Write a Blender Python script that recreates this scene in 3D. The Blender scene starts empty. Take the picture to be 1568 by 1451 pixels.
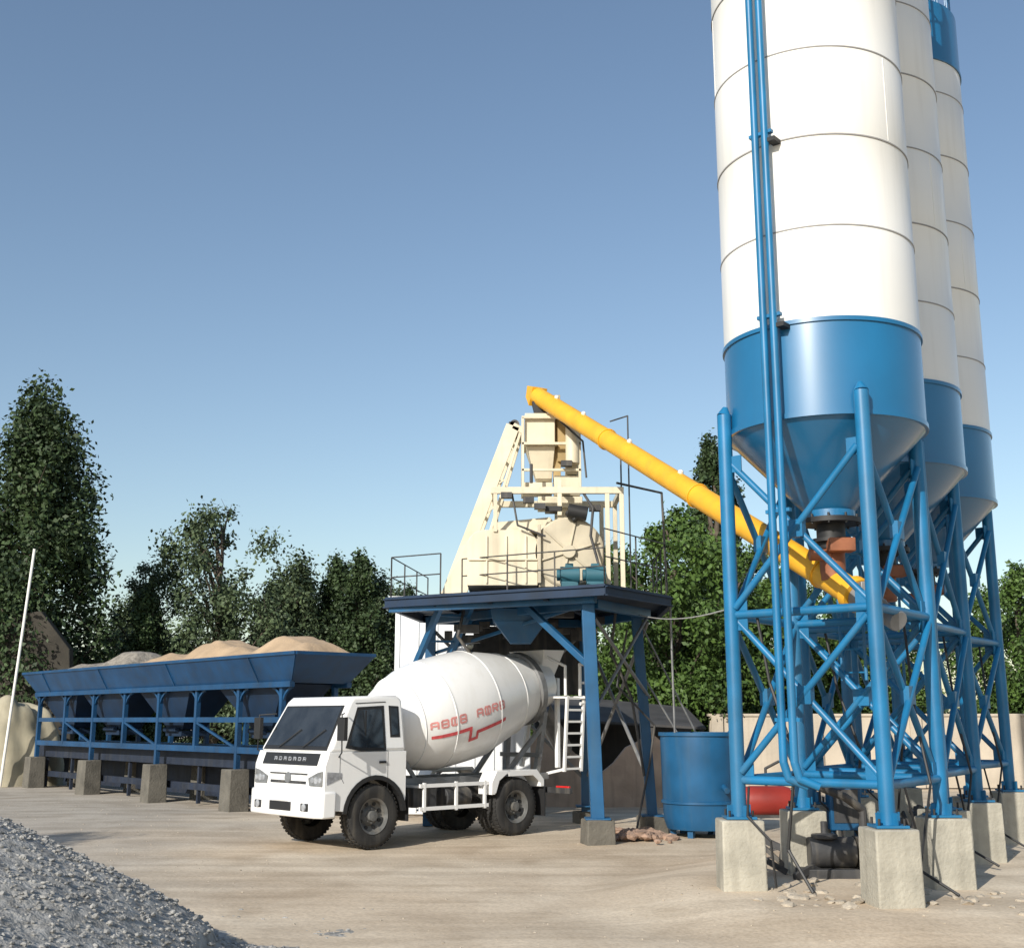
import bpy, math, random
import numpy as np
from mathutils import Vector, Matrix, noise
R = math.radians
random.seed(7)
scene = bpy.context.scene
COL = scene.collection

# ------------------------------------------------------------------ materials
def mat(name, col, rough=0.5, metal=0.0, var=0.12, scale=1.5, bump=0.0, bscale=40, streak=0.0,
        dirt=None, dirt_amt=0.0, spec=0.5, coat=0.0, crough=.08):
    m = bpy.data.materials.new(name); m.use_nodes = True
    nt = m.node_tree; N = nt.nodes; L = nt.links
    b = N["Principled BSDF"]
    b.inputs["Roughness"].default_value = rough
    b.inputs["Metallic"].default_value = metal
    b.inputs["Specular IOR Level"].default_value = spec
    if coat: b.inputs["Coat Weight"].default_value = coat; b.inputs["Coat Roughness"].default_value = crough
    tc = N.new("ShaderNodeTexCoord")
    n1 = N.new("ShaderNodeTexNoise"); n1.inputs["Scale"].default_value = scale; n1.inputs["Detail"].default_value = 6
    L.new(tc.outputs["Object"], n1.inputs["Vector"])
    r1 = N.new("ShaderNodeValToRGB")
    r1.color_ramp.elements[0].position = .3; r1.color_ramp.elements[1].position = .7
    lo = [max(0, c*(1-var)) for c in col]; hi = [min(1, c*(1+var*.6)) for c in col]
    r1.color_ramp.elements[0].color = (*lo, 1); r1.color_ramp.elements[1].color = (*hi, 1)
    L.new(n1.outputs["Fac"], r1.inputs["Fac"])
    out = r1.outputs["Color"]
    if streak > 0 or dirt_amt > 0:
        mp = N.new("ShaderNodeMapping"); mp.inputs["Scale"].default_value = (7, 7, .5)
        L.new(tc.outputs["Object"], mp.inputs["Vector"])
        n2 = N.new("ShaderNodeTexNoise"); n2.inputs["Scale"].default_value = 1.0; n2.inputs["Detail"].default_value = 5
        L.new(mp.outputs["Vector"], n2.inputs["Vector"])
        r2 = N.new("ShaderNodeMapRange"); r2.inputs["From Min"].default_value = .5; r2.inputs["From Max"].default_value = .8
        r2.inputs["To Max"].default_value = max(streak, dirt_amt)
        L.new(n2.outputs["Fac"], r2.inputs["Value"])
        mx = N.new("ShaderNodeMix"); mx.data_type = 'RGBA'
        L.new(r2.outputs["Result"], mx.inputs["Factor"]); L.new(out, mx.inputs["A"])
        d = dirt or tuple(c*.5 for c in col)
        mx.inputs["B"].default_value = (*d, 1)
        out = mx.outputs["Result"]
    L.new(out, b.inputs["Base Color"])
    if bump > 0:
        n3 = N.new("ShaderNodeTexNoise"); n3.inputs["Scale"].default_value = bscale; n3.inputs["Detail"].default_value = 8
        L.new(tc.outputs["Object"], n3.inputs["Vector"])
        bp = N.new("ShaderNodeBump"); bp.inputs["Strength"].default_value = bump; bp.inputs["Distance"].default_value = .03
        L.new(n3.outputs["Fac"], bp.inputs["Height"]); L.new(bp.outputs["Normal"], b.inputs["Normal"])
    return m

DUST = (.30, .26, .20)
M_white = mat("white_silo_paint", (.80, .785, .74), .36, var=.05, scale=.6, streak=.26, dirt=(.55, .52, .46), bump=.02, bscale=3)
M_seam = mat("seam_grey", (.30, .29, .28), .7)  # darker grey for the ring seams of the silo shell
M_blue = mat("blue_silo_paint", (.004, .130, .29), .45, var=.15, scale=.8, streak=.25, dirt=(.012, .105, .22), spec=.5, coat=1.0, crough=.22)
M_bluef = mat("blue_frame_paint", (.010, .150, .32), .42, var=.25, scale=2, streak=.4, dirt=(.08, .15, .20))
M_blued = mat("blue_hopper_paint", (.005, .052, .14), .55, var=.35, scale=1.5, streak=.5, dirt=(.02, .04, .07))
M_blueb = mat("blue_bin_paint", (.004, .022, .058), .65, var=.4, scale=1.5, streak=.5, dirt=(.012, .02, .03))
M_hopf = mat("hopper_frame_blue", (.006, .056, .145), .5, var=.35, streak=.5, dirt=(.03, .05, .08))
M_bluep = mat("blue_plant_paint", (.009, .088, .205), .45, var=.25, scale=2, streak=.4, dirt=(.06, .11, .15))
M_cream = mat("cream_plant_paint", (.68, .61, .46), .5, var=.14, scale=2, streak=.45, dirt=(.40, .34, .24))
M_creamd = mat("dark_cream_paint", (.54, .48, .36), .55, var=.2, scale=2, streak=.4, dirt=(.3, .25, .18))  # darker cream for the mixer drum end
M_yellow = mat("yellow_conveyor_paint", (.80, .41, .025), .5, var=.12, scale=3, streak=.35, dirt=(.55, .28, .05))
M_orange = mat("rusty_orange_paint", (.28, .10, .045), .6, var=.4, scale=5)
M_red = mat("red_paint", (.33, .035, .025), .5, var=.35)
M_truck = mat("truck_white_paint", (.84, .835, .82), .25, var=.03, scale=1, streak=.10, dirt=(.6, .57, .52), coat=.4)
M_drum = mat("drum_white_paint", (.82, .815, .80), .3, var=.05, scale=1.5, streak=.28, dirt=(.60, .57, .51), coat=.2)
M_redtxt = mat("red_lettering", (.66, .09, .10), .5, var=.25, scale=14)
M_pinktxt = mat("faded_red_lettering", (.72, .30, .28), .5, var=.3, scale=14)
M_glass = mat("dark_glass", (.030, .034, .038), .05, var=.7, scale=2.0, spec=.9)
M_lamp = mat("headlamp_glass", (.35, .36, .38), .12, var=.4, scale=12, spec=.8)
M_black = mat("black_plastic", (.018, .018, .019), .55, var=.2)
M_chas = mat("chassis_steel", (.045, .045, .047), .6, var=.4, scale=6, dirt=DUST, dirt_amt=.45)
M_belt = mat("conveyor_dark_steel", (.012, .020, .040), .7, var=.4, scale=3, streak=.5, dirt=(.05, .05, .05))
M_greyst = mat("grey_steel", (.22, .225, .23), .5, metal=.3, var=.3, scale=5, dirt=DUST, dirt_amt=.4)
M_rubber = mat("tyre_rubber", (.030, .029, .028), .85, var=.4, scale=4, dirt=(.16, .14, .11), dirt_amt=.5, bump=.3, bscale=60)
M_rim = mat("wheel_rim", (.13, .13, .125), .55, var=.35, scale=9, dirt=(.20, .17, .13), dirt_amt=.6)
M_tail = mat("tail_lamp", (.6, .02, .02), .2)
M_teal = mat("teal_motor_paint", (.03, .12, .16), .5, var=.3)
M_conc = mat("pedestal_concrete", (.40, .375, .31), .9, var=.25, scale=3, bump=.45, bscale=25, streak=.55, dirt=(.22, .20, .16))
M_concd = mat("old_concrete", (.13, .12, .10), .9, var=.3, scale=3, bump=.5, bscale=20, streak=.4, dirt=(.08, .072, .06))
M_slab = mat("weathered_slab", (.050, .044, .034), .95, var=.35, scale=1.2, bump=.5, bscale=8, streak=.5, dirt=(.03, .027, .02))
M_rock = mat("rubble_stone", (.44, .38, .30), .95, var=.35, scale=4, bump=.6, bscale=18)
M_brick = mat("brick_rubble", (.34, .23, .17), .95, var=.4, scale=6, bump=.6, bscale=20)
M_wall = mat("rendered_wall", (.50, .43, .34), .9, var=.2, scale=.8, bump=.3, bscale=12, streak=.4, dirt=(.32, .27, .21))
M_wallp = mat("pinkish_wall", (.50, .37, .28), .9, var=.3, scale=1.4, bump=.4, bscale=9, streak=.6, dirt=(.20, .16, .13))
M_shed = mat("shed_sheet", (.055, .053, .052), .8, var=.4, scale=1.5, streak=.5, dirt=(.09, .07, .055))
M_cabin = mat("cabin_white", (.74, .76, .78), .5, var=.06, streak=.2, dirt=(.5, .48, .44))
M_sand = mat("sand", (.44, .32, .205), .95, var=.25, scale=1.2, bump=.5, bscale=12)
M_grav = mat("crushed_stone", (.33, .32, .30), .95, var=.45, scale=11, bump=.8, bscale=26)
M_gravh = mat("crushed_stone_brownish", (.25, .225, .19), .95, var=.4, scale=9, bump=.8, bscale=20)
M_bark = mat("bark", (.10, .08, .06), .9, var=.4, scale=5, bump=.6, bscale=14)
M_tarp = mat("tan_tarpaulin", (.40, .36, .26), .8, var=.25, scale=1.2, bump=.3, bscale=3, streak=.5, dirt=(.22, .19, .14))
M_cable = mat("pale_cable", (.4, .4, .38), .6)

def foliage(name, c1, c2):
    m = bpy.data.materials.new(name); m.use_nodes = True
    nt = m.node_tree; N = nt.nodes; L = nt.links
    b = N["Principled BSDF"]; b.inputs["Roughness"].default_value = .6; b.inputs["Specular IOR Level"].default_value = .35
    g = N.new("ShaderNodeNewGeometry"); tc = N.new("ShaderNodeTexCoord")
    n = N.new("ShaderNodeTexNoise"); n.inputs["Scale"].default_value = .7; n.inputs["Detail"].default_value = 3
    L.new(tc.outputs["Object"], n.inputs["Vector"])
    a = N.new("ShaderNodeMath"); a.operation = 'MULTIPLY_ADD'; a.inputs[1].default_value = .55
    L.new(g.outputs["Random Per Island"], a.inputs[0])
    s = N.new("ShaderNodeMath"); s.operation = 'MULTIPLY_ADD'; s.inputs[1].default_value = 1.6; s.inputs[2].default_value = -.55
    L.new(n.outputs["Fac"], s.inputs[0]); L.new(s.outputs[0], a.inputs[2])
    r = N.new("ShaderNodeValToRGB"); r.color_ramp.elements[0].color = (*c1, 1); r.color_ramp.elements[1].color = (*c2, 1)
    L.new(a.outputs[0], r.inputs["Fac"]); L.new(r.outputs["Color"], b.inputs["Base Color"])
    return m
M_leafd = foliage("leaves_dark", (.013, .026, .011), (.062, .100, .034))
M_leafm = foliage("leaves_mid", (.028, .046, .024), (.105, .145, .066))
M_leafg = foliage("leaves_green", (.022, .048, .012), (.092, .158, .030))

# ------------------------------------------------------------------ geometry helper
class Geo:
    def __init__(s): s.v = []; s.f = []
    def add(s, vs, fs):
        o = len(s.v); s.v += [tuple(v) for v in vs]; s.f += [tuple(i+o for i in f) for f in fs]; return s
    def box(s, c, size, rot=None, taper=1.0):
        hx, hy, hz = [k/2 for k in size]
        vs = []
        for z, k in ((-hz, 1), (hz, taper)):
            for x, y in ((-hx, -hy), (hx, -hy), (hx, hy), (-hx, hy)): vs.append(Vector((x*k, y*k, z)))
        if rot is not None:
            if not isinstance(rot, Matrix): rot = Matrix.Rotation(rot, 3, 'Z')
            vs = [rot @ v for v in vs]
        c = Vector(c)
        return s.add([v+c for v in vs], [(3,2,1,0),(4,5,6,7),(0,1,5,4),(1,2,6,5),(2,3,7,6),(3,0,4,7)])
    @staticmethod
    def frame(d):
        d = d.normalized()
        up = Vector((0,0,1)) if abs(d.z) < .95 else Vector((1,0,0))
        a = d.cross(up).normalized(); b = a.cross(d).normalized()
        return a, b
    def cyl(s, p1, p2, r1, r2=None, n=16, cap=True):
        p1 = Vector(p1); p2 = Vector(p2); r2 = r1 if r2 is None else r2
        a, b = s.frame(p2-p1)
        vs = []
        for p, r in ((p1, r1), (p2, r2)):
            for i in range(n):
                t = 2*math.pi*i/n; vs.append(p+a*math.cos(t)*r+b*math.sin(t)*r)
        fs = [(i, (i+1) % n, n+(i+1) % n, n+i) for i in range(n)]
        if cap: fs += [tuple(range(n))[::-1], tuple(range(n, 2*n))]
        return s.add(vs, fs)
    def beam(s, p1, p2, w, h):
        p1 = Vector(p1); p2 = Vector(p2); a, b = s.frame(p2-p1)
        vs = [p+a*i*w/2+b*j*h/2 for p in (p1, p2) for i, j in ((-1,-1),(1,-1),(1,1),(-1,1))]
        return s.add(vs, [(3,2,1,0),(4,5,6,7),(0,1,5,4),(1,2,6,5),(2,3,7,6),(3,0,4,7)])
    def ibeam(s, p1, p2, w, h, t=.02):
        p1 = Vector(p1); p2 = Vector(p2); a, b = s.frame(p2-p1)
        s.beam(p1+b*(h/2-t/2), p2+b*(h/2-t/2), w, t); s.beam(p1-b*(h/2-t/2), p2-b*(h/2-t/2), w, t)
        return s.beam(p1, p2, t, h-2*t)
    def ball(s, c, r, n=10):
        m = n//2; c = Vector(c); vs = [c+Vector((0,0,r))]
        for j in range(1, m):
            ph = math.pi*j/m
            for i in range(n):
                t = 2*math.pi*i/n; vs.append(c+Vector((math.sin(ph)*math.cos(t), math.sin(ph)*math.sin(t), math.cos(ph)))*r)
        vs.append(c-Vector((0,0,r))); fs = []
        for i in range(n): fs.append((0, 1+i, 1+(i+1) % n))
        for j in range(m-2):
            for i in range(n):
                a0 = 1+j*n; fs.append((a0+i, a0+n+i, a0+n+(i+1) % n, a0+(i+1) % n))
        a0 = 1+(m-2)*n
        for i in range(n): fs.append((a0+i, len(vs)-1, a0+(i+1) % n))
        return s.add(vs, fs)
    def path(s, pts, r, n=10):
        for i in range(len(pts)-1): s.cyl(pts[i], pts[i+1], r, n=n)
        for p in pts[1:-1]: s.ball(p, r*1.01, n)
        return s
    def lathe(s, prof, o=(0,0,0), ax=(0,0,1), n=64):
        o = Vector(o); ax = Vector(ax).normalized(); a, b = s.frame(ax)
        vs = []
        for r, t in prof:
            for i in range(n):
                q = 2*math.pi*i/n; vs.append(o+ax*t+a*math.cos(q)*r+b*math.sin(q)*r)
        fs = []
        for j in range(len(prof)-1):
            for i in range(n): fs.append((j*n+i, j*n+(i+1) % n, (j+1)*n+(i+1) % n, (j+1)*n+i))
        return s.add(vs, fs)
    def prism(s, A, B):
        n = len(A)
        fs = [tuple(range(n))[::-1], tuple(range(n, 2*n))] + [(i, (i+1) % n, n+(i+1) % n, n+i) for i in range(n)]
        return s.add(list(A)+list(B), fs)
    def panel(s, pts, t):
        P = [Vector(p) for p in pts]; nn = (P[1]-P[0]).cross(P[2]-P[1]).normalized()
        return s.prism([p-nn*.004 for p in P], [p+nn*t for p in P])
    def obj(s, name, m, parent=None, bevel=0, smooth=True, ang=35, seg=2):
        me = bpy.data.meshes.new(name); me.from_pydata(s.v, [], s.f)
        import bmesh
        bm = bmesh.new(); bm.from_mesh(me); bmesh.ops.recalc_face_normals(bm, faces=bm.faces); bm.to_mesh(me); bm.free()
        if smooth:
            me.shade_smooth(); me.set_sharp_from_angle(angle=R(ang))
        me.materials.append(m)
        ob = bpy.data.objects.new(name, me); COL.objects.link(ob)
        if parent: ob.parent = parent
        if bevel:
            bv = ob.modifiers.new("bevel", 'BEVEL'); bv.width = bevel; bv.segments = seg; bv.limit_method = 'ANGLE'; bv.angle_limit = R(40)
            bv.harden_normals = False
        return ob

def empty(name, loc=(0,0,0), rz=0):
    e = bpy.data.objects.new(name, None); e.location = loc; e.rotation_euler = (0,0,rz); COL.objects.link(e); e.empty_display_size = .2
    return e

ICO_F = [(0,11,5),(0,5,1),(0,1,7),(0,7,10),(0,10,11),(1,5,9),(5,11,4),(11,10,2),(10,7,6),(7,1,8),(3,9,4),(3,4,2),(3,2,6),(3,6,8),(3,8,9),(4,9,5),(2,4,11),(6,2,10),(8,6,7),(9,8,1)]
tq = (1+5**.5)/2
ICO_V = [(-1,tq,0),(1,tq,0),(-1,-tq,0),(1,-tq,0),(0,-1,tq),(0,1,tq),(0,-1,-tq),(0,1,-tq),(tq,0,-1),(tq,0,1),(-tq,0,-1),(-tq,0,1)]
def rock_into(g, c, sx, sy, sz, rnd=random):
    M = Matrix.Rotation(rnd.uniform(0, 6.28), 3, 'Z') @ Matrix.Rotation(rnd.uniform(-.4, .4), 3, 'X')
    vs = []
    for b in ICO_V:
        k = rnd.uniform(.7, 1.15)/1.9
        vs.append(M @ Vector((b[0]*k*sx, b[1]*k*sy, b[2]*k*sz)) + Vector(c))
    g.add(vs, ICO_F)

# ------------------------------------------------------------------ ground
def axis(fine0, fine1, step, far):
    a = list(np.arange(fine0, fine1+1e-6, step)); lo = fine0; hi = fine1; st = step
    L = []; H = []
    while hi < far:
        st *= 1.35; hi += st; lo -= st; H.append(hi); L.append(lo)
    return np.array(L[::-1]+a+H)
gx = axis(-16, 16, .2, 900); gy = axis(6, 34, .2, 900)
GX, GY = np.meshgrid(gx, gy)
def gh(x, y):
    if abs(x) > 60 or y < -30 or y > 90: return 0.0
    v = noise.noise(Vector((x*.25, y*.25, 0)))*.035 + noise.noise(Vector((x*.9, y*.9, 3)))*.014 + noise.noise(Vector((x*3, y*3, 7)))*.006
    # the silo row stands on a slightly raised pad
    ax_, ay_, bx_, by_ = 3.85, 14.0, 6.7, 19.0
    t = max(0, min(1.3, ((x-ax_)*(bx_-ax_)+(y-ay_)*(by_-ay_))/((bx_-ax_)**2+(by_-ay_)**2)))
    d = math.hypot(x-ax_-t*(bx_-ax_), y-ay_-t*(by_-ay_)); k = max(0, min(1, (3.3-d)/1.5)); k = k*k*(3-2*k)
    return v-.02+.16*k
verts = [(x, y, gh(x, y)) for x, y in zip(GX.ravel(), GY.ravel())]
nx = len(gx); ny = len(gy)
faces = [(j*nx+i, j*nx+i+1, (j+1)*nx+i+1, (j+1)*nx+i) for j in range(ny-1) for i in range(nx-1)]
me = bpy.data.meshes.new("ground"); me.from_pydata(verts, [], faces); me.shade_smooth()
ground = bpy.data.objects.new("ground", me); COL.objects.link(ground)
m = bpy.data.materials.new("packed_dirt_yard"); m.use_nodes = True; nt = m.node_tree; N = nt.nodes; L = nt.links
b = N["Principled BSDF"]; b.inputs["Roughness"].default_value = .95; b.inputs["Specular IOR Level"].default_value = .15
tc = N.new("ShaderNodeTexCoord")
def nz(scale, det=6, vec=None, dist=0):
    n = N.new("ShaderNodeTexNoise"); n.inputs["Scale"].default_value = scale; n.inputs["Detail"].default_value = det; n.inputs["Distortion"].default_value = dist
    L.new(vec or tc.outputs["Object"], n.inputs["Vector"]); return n
def ramp(src, p0, c0, p1, c1):
    r = N.new("ShaderNodeValToRGB"); r.color_ramp.elements[0].position = p0; r.color_ramp.elements[1].position = p1
    r.color_ramp.elements[0].color = (*c0, 1); r.color_ramp.elements[1].color = (*c1, 1); L.new(src, r.inputs["Fac"]); return r
def mixc(f, A, B, blend='MIX'):
    x = N.new("ShaderNodeMix"); x.data_type = 'RGBA'; x.blend_type = blend
    if isinstance(f, float): x.inputs["Factor"].default_value = f
    else: L.new(f, x.inputs["Factor"])
    for s_, k in ((A, "A"), (B, "B")):
        if isinstance(s_, tuple): x.inputs[k].default_value = (*s_, 1)
        else: L.new(s_, x.inputs[k])
    return x
base = ramp(nz(.22, 5).outputs["Fac"], .35, (.62, .50, .365), .68, (.74, .64, .50))
med = ramp(nz(.9, 8, dist=.6).outputs["Fac"], .36, (.78, .76, .74), .60, (1, 1, 1))
sx = N.new("ShaderNodeSeparateXYZ"); L.new(tc.outputs["Object"], sx.inputs[0])
wob = nz(.3, 4)
ad = N.new("ShaderNodeMath"); ad.operation = 'MULTIPLY_ADD'; ad.inputs[1].default_value = 8; L.new(wob.outputs["Fac"], ad.inputs[0]); L.new(sx.outputs["X"], ad.inputs[2])
mr = N.new("ShaderNodeMapRange"); mr.inputs["From Min"].default_value = .5; mr.inputs["From Max"].default_value = -4.0; mr.inputs["To Max"].default_value = .8
L.new(ad.outputs[0], mr.inputs["Value"])
# greyer yard towards the hoppers (-x): its shade is put into the colour
c = mixc(mr.outputs["Result"], base.outputs["Color"], (.45, .42, .37))
c = mixc(.75, c.outputs["Result"], med.outputs["Color"], 'MULTIPLY')
fine = ramp(nz(26, 8).outputs["Fac"], .33, (.72, .7, .68), .6, (1.0, 1.0, 1.0))
c = mixc(.6, c.outputs["Result"], fine.outputs["Color"], 'MULTIPLY')
# wheel tracks: stretched noise bands along the driving direction
mp = N.new("ShaderNodeMapping"); mp.inputs["Rotation"].default_value = (0, 0, R(-43)); mp.inputs["Scale"].default_value = (.12, 1.6, 1)
L.new(tc.outputs["Object"], mp.inputs["Vector"])
tr = ramp(nz(1.0, 4, mp.outputs["Vector"], .4).outputs["Fac"], .40, (.72, .70, .68), .54, (1, 1, 1))
c = mixc(.55, c.outputs["Result"], tr.outputs["Color"], 'MULTIPLY')
# a few oil darkened patches
dm = ramp(nz(.45, 6, dist=.8).outputs["Fac"], .60, (1, 1, 1), .72, (.70, .66, .61))
c = mixc(.55, c.outputs["Result"], dm.outputs["Color"], 'MULTIPLY')
L.new(c.outputs["Result"], b.inputs["Base Color"])
vor = N.new("ShaderNodeTexVoronoi"); vor.inputs["Scale"].default_value = 14; L.new(tc.outputs["Object"], vor.inputs["Vector"])
hb = N.new("ShaderNodeMath"); hb.operation = 'ADD'; n5 = nz(9, 10)
L.new(n5.outputs["Fac"], hb.inputs[0])
vm = N.new("ShaderNodeMath"); vm.operation = 'MULTIPLY'; vm.inputs[1].default_value = -.15; L.new(vor.outputs["Distance"], vm.inputs[0]); L.new(vm.outputs[0], hb.inputs[1])
bp = N.new("ShaderNodeBump"); bp.inputs["Strength"].default_value = .3; bp.inputs["Distance"].default_value = .03
L.new(hb.outputs[0], bp.inputs["Height"]); L.new(bp.outputs["Normal"], b.inputs["Normal"])
me.materials.append(m)

# ------------------------------------------------------------------ silos
LEG = [(-1.26, -.14), (.08, -1.26), (1.13, .11), (-.21, 1.24)]
def silo(x, y, rot=0, feed=False, seed=0):
    rnd = random.Random(seed)
    S = empty("cement_silo", (x, y, 0), rot)
    r = 1.18; z0 = 5.40; zb = 6.5; step = 1.15; zt = 12.85
    g = Geo(); z = zb; prof = []; k = 0
    while z < zt-.01:
        prof += [(r-.004*(k % 2), z+.004), (r-.004*(k % 2), min(zt, z+step)-.004)]; z += step; k += 1
    g.lathe(prof, n=96).obj("white_shell", M_white, S, ang=50)
    g = Geo(); z = zb+step
    while z < zt-.01:
        g.lathe([(r-.002, z-.011), (r+.008, z-.009), (r+.008, z+.007), (r-.002, z+.009)], n=96); z += step
    g.obj("weld_seams", M_seam, S)
    g = Geo(); z = zb; k = 0
    while z < zt-.01:
        for q in (0.4+k*.9, 0.4+k*.9+math.pi):
            cx, cy = math.cos(q), math.sin(q)
            g.box((cx*(r+.001), cy*(r+.001), (z+min(zt, z+step))/2), (.006, .008, min(zt, z+step)-z-.05), q)
        z += step; k += 1
    g.obj("vertical_welds", M_white, S)
    g = Geo()
    g.lathe([(r+.012, zb+.03), (r+.022, zb+.03), (r+.022, zb-.02), (r, zb-.02), (r, z0+.03), (r+.02, z0+.03), (r+.02, z0-.03), (r-.02, z0-.03), (.30, 4.45), (.30, 4.36)], n=96)
    g.obj("blue_cone_and_skirt", M_blue, S, ang=30)
    g = Geo()
    g.lathe([(r, zt), (r+.02, zt), (r+.02, zt+.05), (r+.004, zt+.06), (r+.004, 13.95), (.9, 14.2), (.3, 14.35), (.01, 14.4)], n=64)
    g.lathe([(.001, 14.2), (.45, 14.2), (.45, 15.5), (.3, 15.7), (.001, 15.75)], o=(-.2, -.2, 0), n=24)
    for i in range(20):
        q = i/20*6.283; q2 = (i+1)/20*6.283
        g.cyl((math.cos(q)*1.1, math.sin(q)*1.1, 14.0), (math.cos(q)*1.1, math.sin(q)*1.1, 14.95), .018, n=6)
        for zz in (14.5, 14.95): g.cyl((math.cos(q)*1.1, math.sin(q)*1.1, zz), (math.cos(q2)*1.1, math.sin(q2)*1.1, zz), .018, n=6)
    g.obj("blue_roof_and_filter", M_blue, S)
    g = Geo(); g.cyl((0,0,4.36), (0,0,4.30), .36, n=32); g.cyl((0,0,4.30), (0,0,4.0), .17, n=20); g.cyl((0,0,4.12), (0,0,4.08), .24, n=20)
    for i in range(10):
        q = i/10*6.283; g.cyl((math.cos(q)*.33, math.sin(q)*.33, 4.28), (math.cos(q)*.33, math.sin(q)*.33, 4.40), .015, n=6)
    g.obj("outlet_flange", M_black, S)
    g = Geo(); g.cyl((0,0,4.0), (.0,0,3.62), .15, n=18); g.box((.05, -.22, 4.02), (.3, .2, .16)); g.cyl((-.3, -.1, 3.92), (-.05, -.1, 3.92), .07)
    g.obj("outlet_valve", M_orange, S, bevel=.01)
    g = Geo()
    for lx, ly in LEG:
        g.cyl((lx, ly, .93), (lx, ly, 5.62), .085, n=24)
        g.cyl((lx, ly, 5.62), (lx*.985, ly*.985, 5.72), .085, .03, n=24)
        g.box((lx, ly, .92), (.34, .34, .025))
        for q in range(4):
            a = q*math.pi/2+.4
            g.box((lx+math.cos(a)*.11, ly+math.sin(a)*.11, .99), (.09, .012, .13), a)
    g.obj("legs", M_bluef, S)
    g = Geo()
    levels = [1.33, 3.2, 5.05]
    for i in range(4):
        a = Vector((*LEG[i], 0)); c_ = Vector((*LEG[(i+1) % 4], 0)); d = (c_-a).normalized(); a2 = a+d*.07; c2_ = c_-d*.07
        for z in levels[:2]: g.cyl(a2+Vector((0,0,z)), c2_+Vector((0,0,z)), .05, n=14)
        for z1, z2 in ((1.42, 3.12), (3.28, 5.0)):
            o = Vector((d.y, -d.x, 0))*.028
            g.cyl(a2+Vector((0,0,z1))+o, c2_+Vector((0,0,z2))+o, .040, n=12)
            g.cyl(a2+Vector((0,0,z2))-o, c2_+Vector((0,0,z1))-o, .040, n=12)
            mid = (a2+c2_)/2+Vector((0,0,(z1+z2)/2)); g.box(mid, (.2, .1, .2), math.atan2(d.y, d.x))
            for p, s_ in ((a2, 1), (c2_, -1)):
                for zz in (z1, z2): g.box(p+d*.06*s_+Vector((0,0,zz)), (.16, .014, .2), math.atan2(d.y, d.x))
    g.obj("bracing", M_bluef, S)
    g = Geo()
    for lx, ly in LEG:
        h = .90
        g.box((lx, ly, h/2-.08), (.50, .50, h+.16), rnd.uniform(-.12, .02)+R(6), taper=.95)
    g.obj("concrete_pedestals", M_conc, S, bevel=.02)
    g = Geo()
    for lx, ly in LEG:
        for dx in (-.13, .13):
            for dy in (-.13, .13): g.cyl((lx+dx, ly+dy, .9), (lx+dx, ly+dy, 1.0), .014, n=6)
    g.path([(-1.0, -.3, 3.2), (-.9, -.4, 2.4), (-.7, -.6, 1.6), (-.8, -.5, .6), (-.6, -.7, .18)], .018, 6)
    g.path([(.9, .3, 3.2), (.8, -.2, 2.0), (.85, -.4, 1.3), (.6, -.6, .4), (.9, -.9, .18)], .016, 6)
    g.path([(-1.15, -.2, 1.25), (-1.22, -.42, .95), (-1.0, -.55, .7), (-.95, -.5, .2)], .014, 6)
    g.path([(.3, -1.2, 1.3), (.45, -1.05, .8), (.4, -1.1, .2)], .014, 6)
    g.obj("anchor_bolts_and_hoses", M_black, S)
    fx, fy = (-.82, -.94)
    g = Geo()
    n = Vector((fx, fy, 0)).normalized(); t = Vector((-n.y, n.x, 0))
    P = Vector((fx, fy, 0)) + n*.06
    if feed:
        for s_ in (-1, 1):
            q = P+t*.065*s_
            g.path([q+Vector((0,0,15)), q+Vector((0,0,1.55)), q+Vector((.05,0,1.38)), q+Vector((.25,-.02,1.30))], .045, 14)
        for z in np.arange(2.0, 14, 2.3):
            g.box(P-n*.03+Vector((0,0,z)), (.06, .3, .04), math.atan2(n.y, n.x))
    else:
        for s_ in (-1, 1): g.cyl(P+t*.16*s_+Vector((0,0,2.5)), P+t*.16*s_+Vector((0,0,14.5)), .022, n=8)
        for z in np.arange(2.6, 14.4, .3): g.cyl(P-t*.16+Vector((0,0,z)), P+t*.16+Vector((0,0,z)), .012, n=6)
    g.obj("feed_pipe", M_bluef, S)
    g = Geo()
    for z in (6.46, 8.78, 11.1): g.box(P-n*.06+t*.15+Vector((0,0,z)), (.16, .1, .05), math.atan2(n.y, n.x))
    g.obj("pipe_brackets", M_black, S)
    return S
silo(3.84, 14.0, 0, True, 1); silo(5.25, 16.5, R(3), False, 2); silo(6.68, 19.0, R(-2), False, 3)

# yard clutter standing between the silo legs
AT = empty("red_air_receiver", (3.62, 17.3, .12))
g = Geo(); g.lathe([(.001, 0), (.12, .02), (.19, .08), (.21, .16), (.21, .64), (.19, .72), (.12, .78), (.001, .8)], o=(-.4, 0, .75), ax=(1,0,0), n=28); g.obj("vessel", M_red, AT)
g = Geo()
for x in (-.25, .25):
    for y in (-.15, .15): g.beam((x, y, -.1), (x, y, .58), .04, .04)
g.beam((-.3, -.15, .55), (.3, -.15, .55), .04, .04); g.beam((-.3, .15, .55), (.3, .15, .55), .04, .04)
g.path([(0, 0, .95), (0, 0, 1.2), (.2, 0, 1.3)], .02, 8); g.obj("stand", M_chas, AT)
PB = empty("control_box", (4.35, 16.0, .12))
g = Geo(); g.box((0, 0, .75), (.4, .25, .55)); g.beam((-.15, 0, -.1), (-.15, 0, .48), .05, .05); g.beam((.15, 0, -.1), (.15, 0, .48), .05, .05); g.obj("cabinet", M_bluep, PB, bevel=.01)
g = Geo(); g.box((0, -.13, .78), (.32, .015, .42)); g.obj("door", M_chas, PB)
BP = empty("cement_blower", (3.95, 14.9, .13))
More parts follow.
